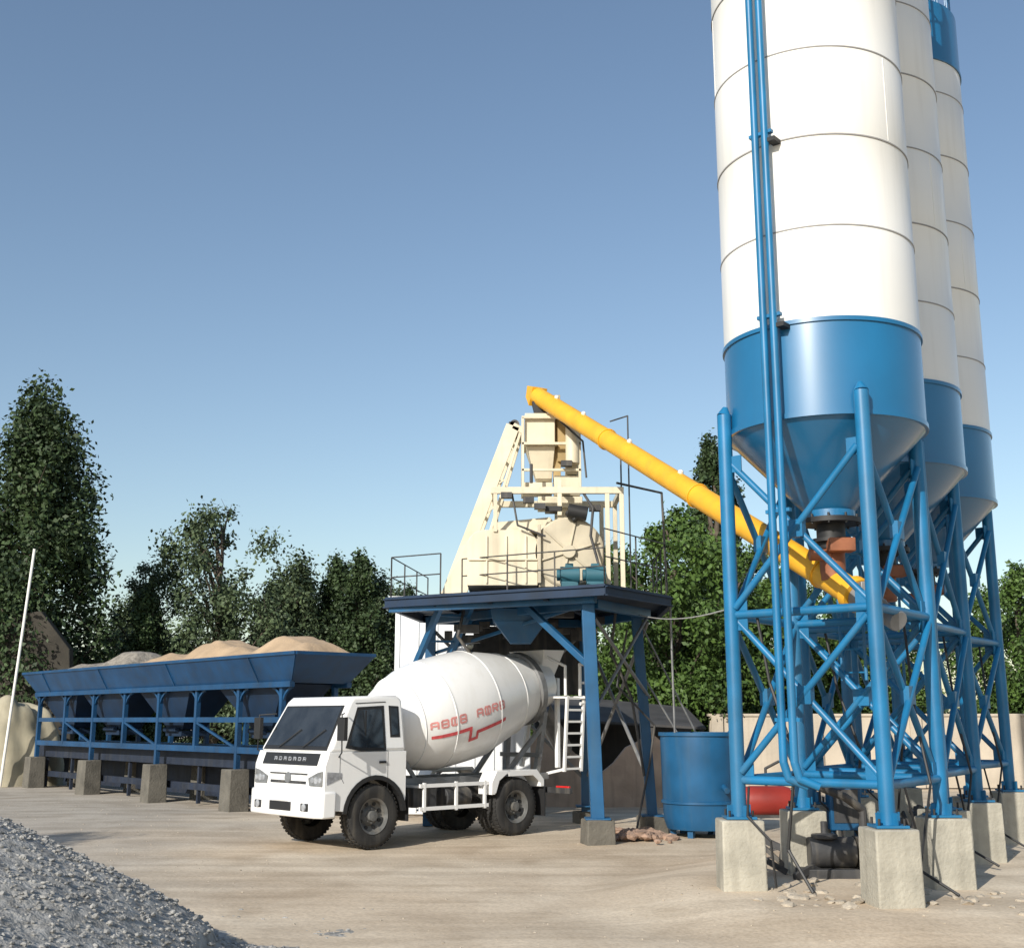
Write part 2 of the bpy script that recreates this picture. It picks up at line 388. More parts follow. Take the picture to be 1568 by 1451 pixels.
g = Geo(); g.cyl((-.35, 0, .3), (.2, 0, .3), .18, n=20); g.box((-.05, 0, .06), (.9, .4, .12)); g.box((.33, 0, .3), (.22, .3, .36)); g.path([(.33, 0, .5), (.33, 0, .8), (.1, -.1, .95), (-.3, -.2, 1.1)], .05, 10)
g.lathe([(.001, 0), (.16, 0), (.16, .05), (.04, .06), (.04, .2), (.001, .2)], o=(-.15, 0, .46), n=18); g.obj("motor_and_housing", M_chas, BP, bevel=.01)
g = Geo(); rr_ = random.Random(21)
for i in range(26):
    x = rr_.uniform(3.2, 6.6); y = 13.6+(x-3.2)*1.5+rr_.uniform(.2, 1.6)
    a_ = rr_.uniform(0, 3.14); l_ = rr_.uniform(.3, 1.0)
    g.beam((x, y, .18), (x+math.cos(a_)*l_, y+math.sin(a_)*l_*.6, .18+rr_.uniform(0, .55)), rr_.uniform(.03, .09), rr_.uniform(.03, .12))
g.obj("scrap_steel_pile", M_chas)

# ------------------------------------------------------------------ yellow screw conveyor
SC = empty("screw_conveyor")
a = Vector((.50, 21.6, 8.02)); bpt = Vector((3.98, 13.75, 3.46)); d = (bpt-a).normalized(); Ln = (bpt-a).length
g = Geo(); g.cyl(a, bpt, .165, n=28)
for s_ in np.arange(Ln/3.2, Ln, Ln/3.2):
    g.cyl(a+d*s_, a+d*(s_+.03), .187, n=28)
side_ = d.cross(Vector((0,0,1))).normalized(); up_ = side_.cross(d).normalized()
g.prism([a-d*.32+up_*.12+side_*o_ for o_ in (-.13, .13)]+[a-d*.28-up_*.10+side_*o_ for o_ in (.13, -.13)], [a+up_*.165+side_*o_ for o_ in (-.16, .16)]+[a-up_*.2+side_*o_ for o_ in (.16, -.16)])
g.cyl(bpt, bpt+d*.12, .21, n=28)
g.obj("tube", M_yellow, SC, bevel=.006)
g = Geo()
for s_ in (.9, 2.1, 3.9, 5.6): g.ball(a+d*s_+Vector((0,0,.2)), .045, 8)
g.obj("lifting_lugs", M_white, SC)
g = Geo(); g.cyl(bpt+d*.12, bpt+d*.5, .15, .13, n=20); g.box(bpt+d*.3+Vector((0,0,.16)), (.2, .2, .14)); g.cyl(bpt+d*.15+Vector((.15,0,-.1)), bpt+d*.6+Vector((.15,0,-.1)), .12, n=16)
g.obj("gear_motor", M_greyst, SC, bevel=.01)
g = Geo(); g.prism([a+d*.05+Vector((x, y, -.12)) for x, y in ((-.14, -.14), (.14, -.14), (.14, .14), (-.14, .14))], [a+d*.1+Vector((x+.04, y, -.55)) for x, y in ((-.1, -.1), (.1, -.1), (.1, .1), (-.1, .1))])
g.obj("discharge_spout", M_black, SC)

# ------------------------------------------------------------------ mixing plant
MP = empty("concrete_mixing_plant")
zd = 4.22
poly = [(1.55, 19.55), (2.9, 21.5), (3.0, 24.4), (-1.9, 25.2), (-2.35, 21.8)]
g = Geo(); g.prism([(x, y, zd-.03) for x, y in poly], [(x, y, zd) for x, y in poly])
for i in range(5):
    p, q = poly[i], poly[(i+1) % 5]; g.ibeam((*p, zd-.115), (*q, zd-.115), .09, .16, .018)
for t in (.25, .5, .75):
    p = Vector((*poly[0], 0)).lerp(Vector((*poly[4], 0)), t); q = Vector((*poly[2], 0)).lerp(Vector((*poly[3], 0)), t)
    g.ibeam(p+Vector((0,.08,zd-.13)), q+Vector((0,-.08,zd-.13)), .09, .18, .016)
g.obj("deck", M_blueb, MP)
legs = {"a": (1.42, 20.25), "b": (2.55, 22.2), "c": (-1.62, 23.6), "d": (1.5, 24.6)}
g = Geo()
for k, (x, y) in legs.items():
    if k == "a": g.beam((x, y, .38), (x-.12, y, 4.0), .24, .22)
    elif k == "b": g.beam((x, y, .3), (x-.22, y, 4.0), .19, .18)
    else: g.beam((x, y, 0), (x, y, 4.0), .2, .2)
    g.box((x, y, .40 if k == "a" else .3), (.42, .42, .03))
T = lambda k, z: Vector((*legs[k], z))
g.beam(T("a", 2.9)+Vector((-.1,0,0)), Vector((.25, 21.2, 4.0)), .11, .11)
g.beam(T("c", 2.6), Vector((-.75, 22.7, 4.0)), .11, .11)
g.beam(T("c", 3.3)+Vector((.1,0,0)), Vector((1.2, 20.6, 3.95)), .06, .06)
g.beam(T("a", 3.95), T("c", 3.95), .14, .16); g.beam(T("a", 3.95), T("b", 3.95), .14, .16)
g.beam(T("b", 3.95), T("d", 3.95), .14, .16); g.beam(T("c", 3.95), T("d", 3.95), .14, .16)
g.beam(Vector((-2.25, 21.85, 4.0)), T("a", 4.0)+Vector((0,-.3,0)), .14, .12)
g.obj("legs_and_beams", M_bluep, MP, bevel=.008)
g = Geo()
g.cyl(T("a", 3.7), T("b", 2.4), .03, n=8); g.cyl(T("b", 3.9), T("a", 2.2), .03, n=8)
g.cyl(T("c", .8), T("d", 3.8), .035, n=8); g.cyl(T("d", .8), T("c", 3.8), .035, n=8)
g.cyl(T("b", .8), T("d", 3.8), .035, n=8); g.cyl(T("d", .8), T("b", 3.8), .035, n=8)
g.cyl((2.35, 22.2, 3.9), (4.15, 22.8, .4), .018, n=8); g.cyl((2.35, 22.4, 3.0), (3.9, 22.6, .4), .018, n=8)
g.cyl((2.9, 21.6, 4.1), (2.95, 21.7, .2), .02, n=8)
g.obj("rod_bracing", M_greyst, MP)
g = Geo()
g.box((legs["a"][0], legs["a"][1], .12), (.5, .5, .54), .2, taper=.92); g.box((legs["b"][0], legs["b"][1], .1), (.45, .45, .4), .3); g.box((legs["d"][0], legs["d"][1], .05), (.45, .45, .3), .3)
g.obj("leg_footings", M_concd, MP, bevel=.02)
g = Geo(); cx, cy = .15, 22.0
g.prism([(cx-.55, cy-.4, 4.0), (cx+.55, cy-.4, 4.0), (cx+.55, cy+.4, 4.0), (cx-.55, cy+.4, 4.0)], [(cx-.5, cy-.38, 3.78), (cx+.5, cy-.38, 3.78), (cx+.5, cy+.38, 3.78), (cx-.5, cy+.38, 3.78)])
g.prism([(cx-.48, cy-.36, 3.775), (cx+.48, cy-.36, 3.775), (cx+.48, cy+.36, 3.775), (cx-.48, cy+.36, 3.775)], [(cx-.18, cy-.15, 3.38), (cx+.2, cy-.15, 3.38), (cx+.2, cy+.15, 3.38), (cx-.18, cy+.15, 3.38)])
g.obj("discharge_hopper", M_bluep, MP, bevel=.006)
g = Geo()
for i in range(22):
    x = random.uniform(-1.3, 2.0); y = random.uniform(21.8, 24); z = random.uniform(3.5, 4.0)
    g.box((x, y, z), (random.uniform(.1, .5), random.uniform(.1, .3), random.uniform(.05, .22)))
g.box((.45, 24.6, 3.2), (2.5, .05, 1.4))
g.path([(-.9, 22, 4.0), (-1.0, 21.8, 3.5), (-.7, 21.9, 3.1), (-.6, 22, 2.8)], .03, 8)
g.path([(1.9, 21.5, 4.0), (1.8, 21.6, 3.2), (2.2, 22, 2.4), (2.4, 22, 1.0)], .025, 8)
g.path([(2.1, 21.6, 3.6), (1.9, 21.6, 2.6), (2.6, 21.9, 1.9), (2.5, 22.0, 1.2), (2.2, 21.6, .1)], .02, 8)
g.obj("pipework", M_chas, MP)
g = Geo()
def arcprism(g, x0, x1, z0, z1, y0, y1, rr, n=8, left=True, right=True):
    P = [(x0, z0), (x1, z0)]
    if right: P += [(x1-rr+rr*math.cos(a_), z1-rr+rr*math.sin(a_)) for a_ in np.linspace(0, math.pi/2, n)]
    else: P += [(x1, z1)]
    if left: P += [(x0+rr-rr*math.sin(a_), z1-rr+rr*math.cos(a_)) for a_ in np.linspace(0, math.pi/2, n)]
    else: P += [(x0, z1)]
    g.prism([(x, y0, z) for x, z in P], [(x, y1, z) for x, z in P])
arcprism(g, -.80, .46, 4.34, 5.34, 20.9, 22.5, .28)
for x in (-.45, -.1, .25): g.box((x, 20.885, 4.80), (.035, .03, .86))
g.box((-.16, 20.88, 4.80), (1.24, .03, .035))
g.prism([(-.35, 21.1, 5.342), (.9, 21.1, 5.342), (.9, 22.2, 5.342), (-.35, 22.2, 5.342)], [(-.33, 21.4, 5.56), (.7, 21.4, 5.66), (.7, 22.0, 5.66), (-.33, 22.0, 5.56)])
g.obj("mixer_housing", M_cream, MP, bevel=.012)
g = Geo()
g.lathe([(.001, 0), (.60, 0), (.64, .03), (.64, .10), (.60, .12), (.60, 1.2), (.001, 1.2)], o=(1.02, 20.90, 4.94), ax=(0,1,0), n=48)
g.box((1.0, 21.5, 4.5), (1.05, 1.1, .36))
for q in range(6):
    g.beam((1.02, 20.88, 4.94), (1.02+.58*math.cos(q*1.047+.3), 20.88, 4.94+.58*math.sin(q*1.047+.3)), .03, .035)
g.cyl((1.02, 20.81, 4.94), (1.02, 20.90, 4.94), .12, n=20); g.box((.49, 20.87, 4.9), (.06, .1, 1.05))
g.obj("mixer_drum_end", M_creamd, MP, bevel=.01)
g = Geo()
g.cyl((1.0, 20.8, 5.68), (1.35, 20.8, 5.61), .13, n=18); g.box((.75, 21.0, 5.72), (.3, .3, .1)); g.cyl((1.15, 20.8, 5.5), (1.0, 20.9, 5.66), .06)
g.obj("gearbox", M_black, MP, bevel=.01)
g = Geo()
for x in (1.0, 1.45):
    g.cyl((x-.16, 20.45, 4.47), (x+.18, 20.45, 4.47), .15, n=20); g.cyl((x-.22, 20.45, 4.47), (x-.16, 20.45, 4.47), .1, n=16); g.box((x, 20.45, 4.3), (.3, .25, .1)); g.box((x, 20.45, 4.63), (.14, .12, .08))
g.obj("electric_motors", M_teal, MP, bevel=.01)
g = Geo(); yt = 21.6
def fbox(x0, x1, z0, z1, y0=yt-.35, y1=yt+.35): g.box(((x0+x1)/2, (y0+y1)/2, (z0+z1)/2), (x1-x0, y1-y0, z1-z0))
def fr(x0, x1, z0, x2, x3, z1, y0=yt-.32, y1=yt+.32):
    ym = (y0+y1)/2; k = .5
    g.prism([(x0, y0, z0), (x1, y0, z0), (x1, y1, z0), (x0, y1, z0)], [(x2, ym-(ym-y0)*k, z1), (x3, ym-(ym-y0)*k, z1), (x3, ym+(ym-y0)*k, z1), (x2, ym+(ym-y0)*k, z1)])
fbox(.24, .80, 7.03, 7.60); fbox(.22, .84, 6.99, 7.025)
fr(.26, .80, 6.985, .46, .74, 6.34)
fbox(.2, .75, 6.12, 6.30, yt-.28, yt+.28); fbox(.78, 1.26, 6.05, 6.42, yt-.3, yt+.1)
fbox(.48, 1.3, 5.82, 6.03, yt-.3, yt+.2)
g.prism([(.8, yt-.2, 5.9), (1.2, yt-.2, 5.9), (1.2, yt+.1, 5.9), (.8, yt+.1, 5.9)], [(.85, yt-.15, 5.6), (1.05, yt-.15, 5.6), (1.05, yt, 5.6), (.85, yt, 5.6)])
g.obj("cement_weigh_hoppers", M_cream, MP, bevel=.012)
g = Geo()
yf, yb = 20.9, 22.3
for y in (yf, yb):
    for x in (-.3, .86, 1.72, 1.98):
        if x == .86: g.beam((x, y, 5.6), (x, y, 6.25), .08, .08)
        elif x == -.3: g.beam((x, y, 5.3), (x, y, 6.1), .07, .07)
        else: g.beam((x, y, 4.25), (x, y, 6.0), .08, .08)
    g.beam((-.38, y, 6.06), (2.02, y, 6.06), .09, .12)
g.beam((-.33, yf+.05, 6.06), (-.33, yb-.05, 6.06), .08, .1); g.beam((1.97, yf+.05, 6.06), (1.97, yb-.05, 6.06), .08, .1); g.beam((.86, yf+.05, 6.2), (.86, yb-.05, 6.2), .07, .1)
for x in (.2, 1.25):
    for y in (yt-.42, yt+.42): g.beam((x, y, 6.12), (x, y, 7.5), .05, .05)
for z in (6.5, 7.0, 7.5):
    g.beam((.18, yt-.42, z), (1.28, yt-.42, z), .05, .05)
g.cyl((1.12, yt-.4, 7.35), (1.12, yt-.4, 6.62), .13, n=20); g.cyl((1.12, yt-.4, 7.42), (1.12, yt-.4, 7.35), .17, n=20)
g.box((1.1, yt-.2, 6.55), (.22, .22, .2))
g.obj("tower_frame", M_cream, MP, bevel=.006)
g = Geo()
g.beam((.84, yt-.1, 6.3), (.84, yt-.1, 8.0), .14, .14); g.box((.95, yt-.1, 7.15), (.2, .3, .9)); g.box((1.02, yt-.15, 7.62), (.12, .2, .25))
g.obj("tower_column", mat("ochre_steel", (.42, .30, .13), .6, var=.3), MP, bevel=.006)
g = Geo()
top = Vector((.02, 21.5, 7.42)); m1 = Vector((-1.12, 21.5, 4.35))
for dy in (-.0, .75):
    o = Vector((0, dy, 0)); g.beam(top+o, m1+o, .06, .26)
    g.beam(top+o+Vector((0,0,0)), top+o+Vector((.18, 0, -.1)), .06, .12)
    g.beam(top+o+Vector((.16,0,-.05)), Vector((-.45, 21.5+dy, 5.25)), .04, .05)
for t in np.linspace(.05, .98, 9):
    p = top.lerp(m1, t); g.beam(p, p+Vector((0,.75,0)), .05, .05)
for t in (.15, .4, .6):
    p = top.lerp(m1, t); q = Vector((.16, 21.5, 7.3)).lerp(Vector((-.45, 21.5, 5.25)), min(1, t*1.1)); g.beam(p, q, .03, .03)
g.prism([(-1.3, 21.4, 4.25), (-.82, 21.4, 4.25), (-.5, 21.4, 5.25), (-.78, 21.4, 5.3)], [(-1.3, 21.46, 4.25), (-.82, 21.46, 4.25), (-.5, 21.46, 5.25), (-.78, 21.46, 5.3)])
g.obj("skip_hoist_track", M_cream, MP, bevel=.006)
g = Geo()
m2 = Vector((-3.3, 25.2, 0.1)); m1b = Vector((-1.3, 21.75, 4.1))
for dx in (0, .55):
    o = Vector((dx, dx*.4, 0)); g.beam(m1b+o, m2+o, .08, .14)
for t in np.linspace(.05, .95, 9): p = m1b.lerp(m2, t); g.beam(p, p+Vector((.55, .22, 0)), .04, .04)
g.obj("skip_hoist_lower_track", M_bluep, MP)
g = Geo(); g.box((.0, 21.85, 7.45), (.12, .7, .1)); g.cyl((.05, 21.5, 7.45), (.05, 22.2, 7.45), .09, n=16)
for x, y, z in ((1.5, 21, 5.75), (.5, 20.8, 5.75), (-.1, 20.8, 5.95), (1.0, 21.1, 6.6), (.3, 21.0, 5.9)): g.box((x, y, z), (.2, .15, .1))
g.cyl((.35, 20.9, 6.55), (.35, 20.9, 6.2), .03); g.path([(1.3, 20.9, 6.0), (1.45, 20.7, 5.7), (1.4, 20.7, 5.2), (1.6, 20.6, 4.4)], .025, 8)
g.path([(.9, 21.1, 7.4), (1.3, 21.0, 7.0), (1.35, 20.9, 6.3)], .018, 8); g.path([(.0, 20.85, 6.0), (.1, 20.75, 5.4), (.6, 20.75, 5.2)], .018, 8)
g.obj("hoist_gear", M_chas, MP)
g = Geo()
def rail(pts, z0=zd, h=.95, skip=False):
    for i in range(len(pts)-1):
        p = Vector((*pts[i], 0)); q = Vector((*pts[i+1], 0)); n = max(1, int((q-p).length/.9))
        for zz in (h*.5, h): g.cyl(p+Vector((0,0,z0+zz)), q+Vector((0,0,z0+zz)), .012, n=8)
        for j in range(n+1): r_ = p.lerp(q, j/n); g.cyl(r_+Vector((0,0,z0)), r_+Vector((0,0,z0+h)), .014, n=8)
rail([(1.55, 19.65), (2.82, 21.5), (2.92, 24.3)]); rail([(-1.8, 25.1), (-2.25, 21.85), (-1.3, 21.3)], h=.75)
rail([(1.55, 19.65), (-.9, 21.1)], h=.62)
g.path([(2.08, 20.5, 4.25), (2.08, 20.5, 7.35), (1.8, 20.9, 7.35)], .014, 8)
g.path([(1.9, 20.9, 6.2), (2.8, 21.6, 6.15), (2.85, 21.6, 4.3)], .022, 8)
g.path([(1.98, 20.9, 6.1), (1.98, 20.9, 7.0)], .015, 8)
g.obj("railings", M_chas, MP)
g = Geo()
pts = [Vector((2.35, 22.2, 3.95)).lerp(Vector((2.62, 13.85, 3.3)), t)+Vector((0, 0, -.12*4*t*(1-t))) for t in np.linspace(0, 1, 13)]
g.path(pts, .009, 6)
g.obj("overhead_cable", M_cable)

# ------------------------------------------------------------------ site cabin behind the plant
CB = empty("white_site_cabin")
g = Geo(); g.box((-1.1, 27.6, 2.3), (3.0, 2.6, 4.6)); g.obj("walls", M_cabin, CB, bevel=.02)
g = Geo()
for x in np.arange(-2.5, .4, .42): g.box((x, 26.29, 2.3), (.02, .03, 4.5))
g.obj("panel_joints", M_cabin, CB)
g = Geo(); g.box((-1.1, 27.6, 4.65), (3.3, 2.9, .08)); g.obj("roof", M_cabin, CB)
g = Geo(); g.box((-.6, 26.28, 3.4), (.8, .05, .8)); g.obj("window", M_glass, CB)
# low dark store shed and a broken wall behind the plant
SH = empty("storage_shed")
g = Geo(); g.prism([(.6, 31, 2.0), (5.0, 31, 1.75), (5.0, 31, 1.81), (.6, 31, 2.06)], [(.6, 34.5, 2.7), (5.0, 34.5, 2.3), (5.0, 34.5, 2.36), (.6, 34.5, 2.76)])
g.box((2.9, 34.3, 1.1), (4.4, .1, 2.1)); g.box((.65, 32.8, 1.0), (.1, 3, 2.0))
for x in (.8, 2.2, 3.6, 4.9): g.beam((x, 31.1, 0), (x, 31.1, 1.8), .1, .1)
g.obj("roof_and_walls", M_shed, SH)
g = Geo(); rr_ = random.Random(5)
top_ = [(x, 1.25+.35*math.sin(x*2.3)+rr_.uniform(-.15, .15)) for x in np.arange(.3, 5.4, .3)]
P = [(.3, -.1)]+[(x, z) for x, z in top_]+[(5.3, -.1)]
g.prism([(x, 28.6, z) for x, z in P], [(x, 28.85, z) for x, z in P])
g.obj("broken_wall", M_wallp, None, smooth=False)

# ------------------------------------------------------------------ blue round tank
TK = empty("blue_water_tank", (3.36, 21.7, 0))
g = Geo(); g.lathe([(.001, .12), (.60, .12), (.66, .3), (.69, 1.72), (.72, 1.72), (.72, 1.78), (.66, 1.78), (.64, .3), (.001, .25)], n=56)
g.lathe([(.664, .55), (.695, .56), (.695, .60), (.665, .61)], n=56)
for q in np.arange(0, 6.28, 1.05): g.box((math.cos(q)*.5, math.sin(q)*.5, .05), (.1, .1, .2), q)
g.cyl((.3, -.45, .9), (.35, -.75, .8), .05); g.path([(.45, -.5, 1.78), (.55, -.62, 1.9), (.55, -.62, .9)], .02, 8)
g.obj("shell", M_bluep, TK)

# ------------------------------------------------------------------ mixer truck
TR = empty("concrete_mixer_truck", (-2.9, 20.28, 0), math.atan2(-.683, -.73))
def W(z): return 1.03-(max(z, 1.5)-1.5)*.13
arch = [(.60*math.cos(t), .50+.60*math.sin(t)) for t in np.linspace(R(8), R(172), 13)]
low = [(-.62, 1.5), (-.62, .80), (-.60, .62)] + [(x, z) for x, z in arch[::-1]] + [(.70, .60), (.96, .62), (.985, .95), (.975, 1.28), (.90, 1.5)]
upp = [(-.62, 1.5), (.90, 1.5), (.47, 2.29), (.38, 2.37), (-.50, 2.40), (-.60, 2.33)]
g = Geo(); g.prism([(x, -W(z), z) for x, z in low], [(x, W(z), z) for x, z in low]); g.obj("cab_lower", M_truck, TR, bevel=.045, seg=4, ang=50)
g = Geo(); g.prism([(x, -W(z), z) for x, z in upp], [(x, W(z), z) for x, z in upp]); g.obj("cab_upper", M_truck, TR, bevel=.055, seg=4, ang=50)
def ws(a_, yy): return (.90+(.47-.90)*a_, yy, 1.5+.79*a_)
nws = Vector((.79, 0, .43)).normalized()
g = Geo(); g.panel([Vector(ws(.03, -.93)), Vector(ws(.03, .93)), Vector(ws(.92, .84)), Vector(ws(.92, -.84))], .010); g.obj("windscreen_rubber", M_black, TR, bevel=.004)
g = Geo(); g.panel([Vector(ws(.10, -.89))+nws*.006, Vector(ws(.10, .89))+nws*.006, Vector(ws(.88, .80))+nws*.006, Vector(ws(.88, -.80))+nws*.006], .010); g.obj("windscreen", M_glass, TR)
g = Geo()
for s_ in (-.45, .25): g.beam(Vector(ws(.06, s_))+nws*.03, Vector(ws(.42, s_+.42))+nws*.03, .015, .015)
g.obj("wipers", M_black, TR)
g = Geo(); g.panel([(.978, -.80, 1.29), (.978, .80, 1.29), (.912, .80, 1.475), (.912, -.80, 1.475)], .006); g.obj("front_band", M_black, TR)
g = Geo()
for i in range(7):
    y = -.42+i*.14
    for dz, dy, hh, ww in ((0, -.03, .06, .013), (0, .03, .06, .013), (.023, 0, .013, .073), (-.023 if i % 2 else 0, 0, .013, .05)):
        p = Vector((.952, y+dy, 1.382+dz)); g.box(p, (.03, ww, hh), Matrix.Rotation(R(-17), 3, 'Y'))
g.obj("front_lettering", M_lamp, TR)
for s_ in (-1, 1):
    g = Geo(); P = [(.988, s_*.60, 1.10), (.988, s_*.63, .98), (.99, s_*.985, .98), (.985, s_*.985, 1.21), (.985, s_*.86, 1.19)]
    P = P[::-1] if (Vector(P[1])-Vector(P[0])).cross(Vector(P[2])-Vector(P[1])).x < 0 else P
    g.panel(P, .015); g.obj("headlamp_housing", M_greyst, TR, bevel=.005)
    g = Geo()
    for yy, rr in ((.72, .042), (.83, .055), (.93, .04)): g.lathe([(.001, .02), (rr, .012), (rr*1.1, 0)], o=(.999, s_*yy, 1.07), ax=(1,0,0), n=18)
    g.obj("headlamp", M_lamp, TR)
    g = Geo(); g.panel([(.94-.28*k_, s_*(1.032), z_) for k_, z_ in ((0, 1.0), (1, 1.10), (1, 1.18), (0, 1.2))][::(1 if s_ < 0 else -1)], .006); g.obj("side_marker", M_lamp, TR)
g = Geo(); g.panel([(.983, -.52, 1.0), (.983, .52, 1.0), (.984, .52, 1.045), (.984, -.52, 1.045)], .006); g.panel([(.980, -.55, 1.14), (.980, .55, 1.14), (.979, .55, 1.165), (.979, -.55, 1.165)], .006); g.obj("grille_slots", M_chas, TR)
g = Geo(); g.lathe([(.001, .02), (.08, .02), (.09, 0)], o=(.985, 0, 1.09), ax=(1,0,0), n=24); g.obj("badge", M_greyst, TR)
g = Geo()
bp_ = [(1.02, -1.06), (1.10, -.9), (1.12, -.4), (1.12, .4), (1.10, .9), (1.02, 1.06), (.78, 1.07), (.78, -1.07)]
g.prism([(x, y, .50) for x, y in bp_], [(x-.01, y, .90) for x, y in bp_]); g.obj("bumper", M_truck, TR, bevel=.03, seg=3)
g = Geo(); g.box((1.10, 0, .66), (.06, .62, .14)); g.box((1.085, .68, .66), (.07, .2, .12)); g.box((1.085, -.68, .66), (.07, .2, .12)); g.obj("bumper_intake", M_black, TR, bevel=.01)
g = Geo(); g.box((1.118, 0, .79), (.02, .42, .09)); g.obj("number_plate", M_truck, TR)
g = Geo()
for s_ in (-1, 1): g.lathe([(.001, .02), (.055, .012), (.06, 0)], o=(1.12, s_*.68, .66), ax=(1,0,0), n=18)
g.obj("fog_lamps", M_lamp, TR)
for s_ in (-1, 1):
    def sp(x, z, o=0): return Vector((x, s_*(W(z)+o), z))
    def sidepanel(gg, pts, o, t):
        P = [sp(x, z, o) for x, z in pts]
        nn = (P[1]-P[0]).cross(P[2]-P[1])
        if nn.y*s_ < 0: P = P[::-1]
        gg.panel(P, t)
    g = Geo(); sidepanel(g, [(.60, 1.56), (.33, 2.20), (-.20, 2.23), (-.20, 1.51), (.30, 1.51)], .0, .006); sidepanel(g, [(-.30, 1.72), (-.30, 2.23), (-.50, 2.22), (-.50, 1.72)], 0, .006); g.obj("window_rubber", M_black, TR)
    g = Geo(); sidepanel(g, [(.53, 1.60), (.31, 2.15), (-.15, 2.18), (-.15, 1.56), (.27, 1.56)], .005, .006); sidepanel(g, [(-.33, 1.76), (-.33, 2.19), (-.47, 2.18), (-.47, 1.76)], .005, .006); g.obj("side_windows", M_glass, TR)
    g = Geo()
    g.box((.20, s_*(W(1.8)+.012), 1.84), (.022, .012, .62))
    for x0, z0_, x1, z1_ in ((.70, 1.15, .70, 1.45), (-.24, 1.12, -.24, 1.5), (.70, 1.15, .62, 1.02), (-.24, 1.12, -.24, .9)):
        g.beam((x0, s_*1.030, z0_), (x1, s_*1.030, z1_), .006, .006)
    g.box((-.13, s_*1.04, 1.33), (.13, .03, .035))
    g.beam((-.24, s_*W(2.29)*1.002, 2.29), (.36, s_*W(2.26)*1.002, 2.26), .012, .012)
    g.obj("door_seams_and_handle", M_black, TR)
    g = Geo(); g.path([(.62, s_*1.0, 2.1), (.82, s_*1.22, 2.08), (.82, s_*1.24, 1.5), (.72, s_*1.02, 1.42)], .012, 8)
    g.box((.82, s_*1.24, 1.86), (.07, .19, .36)); g.obj("mirror", M_black, TR, bevel=.01)
    g = Geo()
    A = [(.63*math.cos(t), .50+.63*math.sin(t)) for t in np.linspace(R(5), R(175), 15)]; B = [(.56*math.cos(t), .50+.56*math.sin(t)) for t in np.linspace(R(5), R(175), 15)]
    for i in range(14):
        q = [A[i], A[i+1], B[i+1], B[i]]; g.prism([(x, s_*.75, z) for x, z in q], [(x, s_*1.045, z) for x, z in q])
    g.obj("wheel_arch", M_black, TR)
def wheel(x, y, s_, name):
    g = Geo(); prof = [(.27, -.11), (.33, -.125), (.43, -.135), (.475, -.115), (.492, -.09), (.492, .09), (.475, .115), (.43, .135), (.33, .125), (.27, .11)]
    g.lathe(prof, o=(x, y, .492), ax=(0,1,0), n=56)
    for i in range(44):
        a_ = i/44*6.283
        for yy in (-.07, .07):
            c_ = Vector((x+math.cos(a_+(.035 if yy > 0 else -.035))*.494, y+yy, .492+math.sin(a_+(.035 if yy > 0 else -.035))*.494))
            g.box(c_, (.02, .075, .04), Matrix.Rotation(-a_, 3, 'Y'))
    g.obj(name+"_tyre", M_rubber, TR)
    g = Geo()
    g.lathe([(.275, s_*.115), (.285, s_*.125), (.25, s_*.10), (.235, s_*.03), (.16, s_*.0), (.13, s_*.04), (.12, s_*.05), (.085, s_*.05), (.08, s_*.12), (.001, s_*.125)], o=(x, y, .492), ax=(0,1,0), n=36)
    for i in range(8):
        a_ = i/8*6.283; g.cyl((x+math.cos(a_)*.11, y+s_*.04, .492+math.sin(a_)*.11), (x+math.cos(a_)*.11, y+s_*.075, .492+math.sin(a_)*.11), .012, n=6)
    g.obj(name+"_rim", M_rim, TR, ang=25)
    g = Geo()
    for i in range(8):
        a_ = (i+.5)/8*6.283; c_ = (x+math.cos(a_)*.195, .492+math.sin(a_)*.195); g.cyl((c_[0], y+s_*.005, c_[1]), (c_[0], y+s_*.034, c_[1]), .03, n=12)
    g.obj(name+"_rim_holes", M_black, TR)
RX = -3.12
wheel(0, .88, 1, "front_wheel"); wheel(0, -.88, -1, "front_wheel_far")
for s_ in (-1, 1):
    wheel(RX, s_*.90, s_, "rear_wheel"); wheel(RX, s_*.60, s_, "rear_inner_wheel")
g = Geo(); g.cyl((0, -.8, .5), (0, .8, .5), .06); g.cyl((RX, -.8, .5), (RX, .8, .5), .08); g.ball((RX, 0, .5), .22, 16)
for s_ in (-.38, .38): g.beam((.7, s_, .78), (-4.45, s_, .78), .08, .22)
for x in (.5, -.9, -1.8, -2.6, -3.6, -4.4): g.beam((x, -.38, .78), (x, .38, .78), .08, .14)
for s_ in (-1, 1):
    for k in range(4): g.beam((RX-.6+.08*k, s_*.47, .66-.03*k), (RX+.6-.08*k, s_*.47, .66-.03*k), .07, .02)
g.box((-1.2, .62, .72), (.5, .4, .32)); g.cyl((-1.75, .6, .68), (-2.3, .6, .68), .17, n=20); g.box((-1.6, -.6, .68), (.9, .4, .34))
g.cyl((-.75, .25, .7), (-.75, .25, 1.1), .08); g.box((-.3, 0, .75), (1.0, .7, .4)); g.path([(-.75, .5, .9), (-1.0, .7, .6), (-1.5, .66, .52)], .03, 8)
g.obj("chassis", M_chas, TR, bevel=.008)
g = Geo()
for s_ in (-.42, .42):
    g.beam((-.75, s_, .96), (-4.5, s_, .96), .08, .12)
    g.beam((-.8, s_, 1.0), (-.95, s_*.6, 1.7), .09, .09); g.beam((-1.3, s_, 1.0), (-.95, s_*.6, 1.6), .07, .07)
    g.beam((-4.2, s_, 1.0), (-4.35, s_*1.2, 2.15), .1, .1); g.beam((-3.4, s_, 1.0), (-4.3, s_*1.2, 1.9), .08, .08)
    g.cyl((-4.25, s_*1.0, 2.15), (-4.4, s_*1.0, 2.18), .11, n=16)
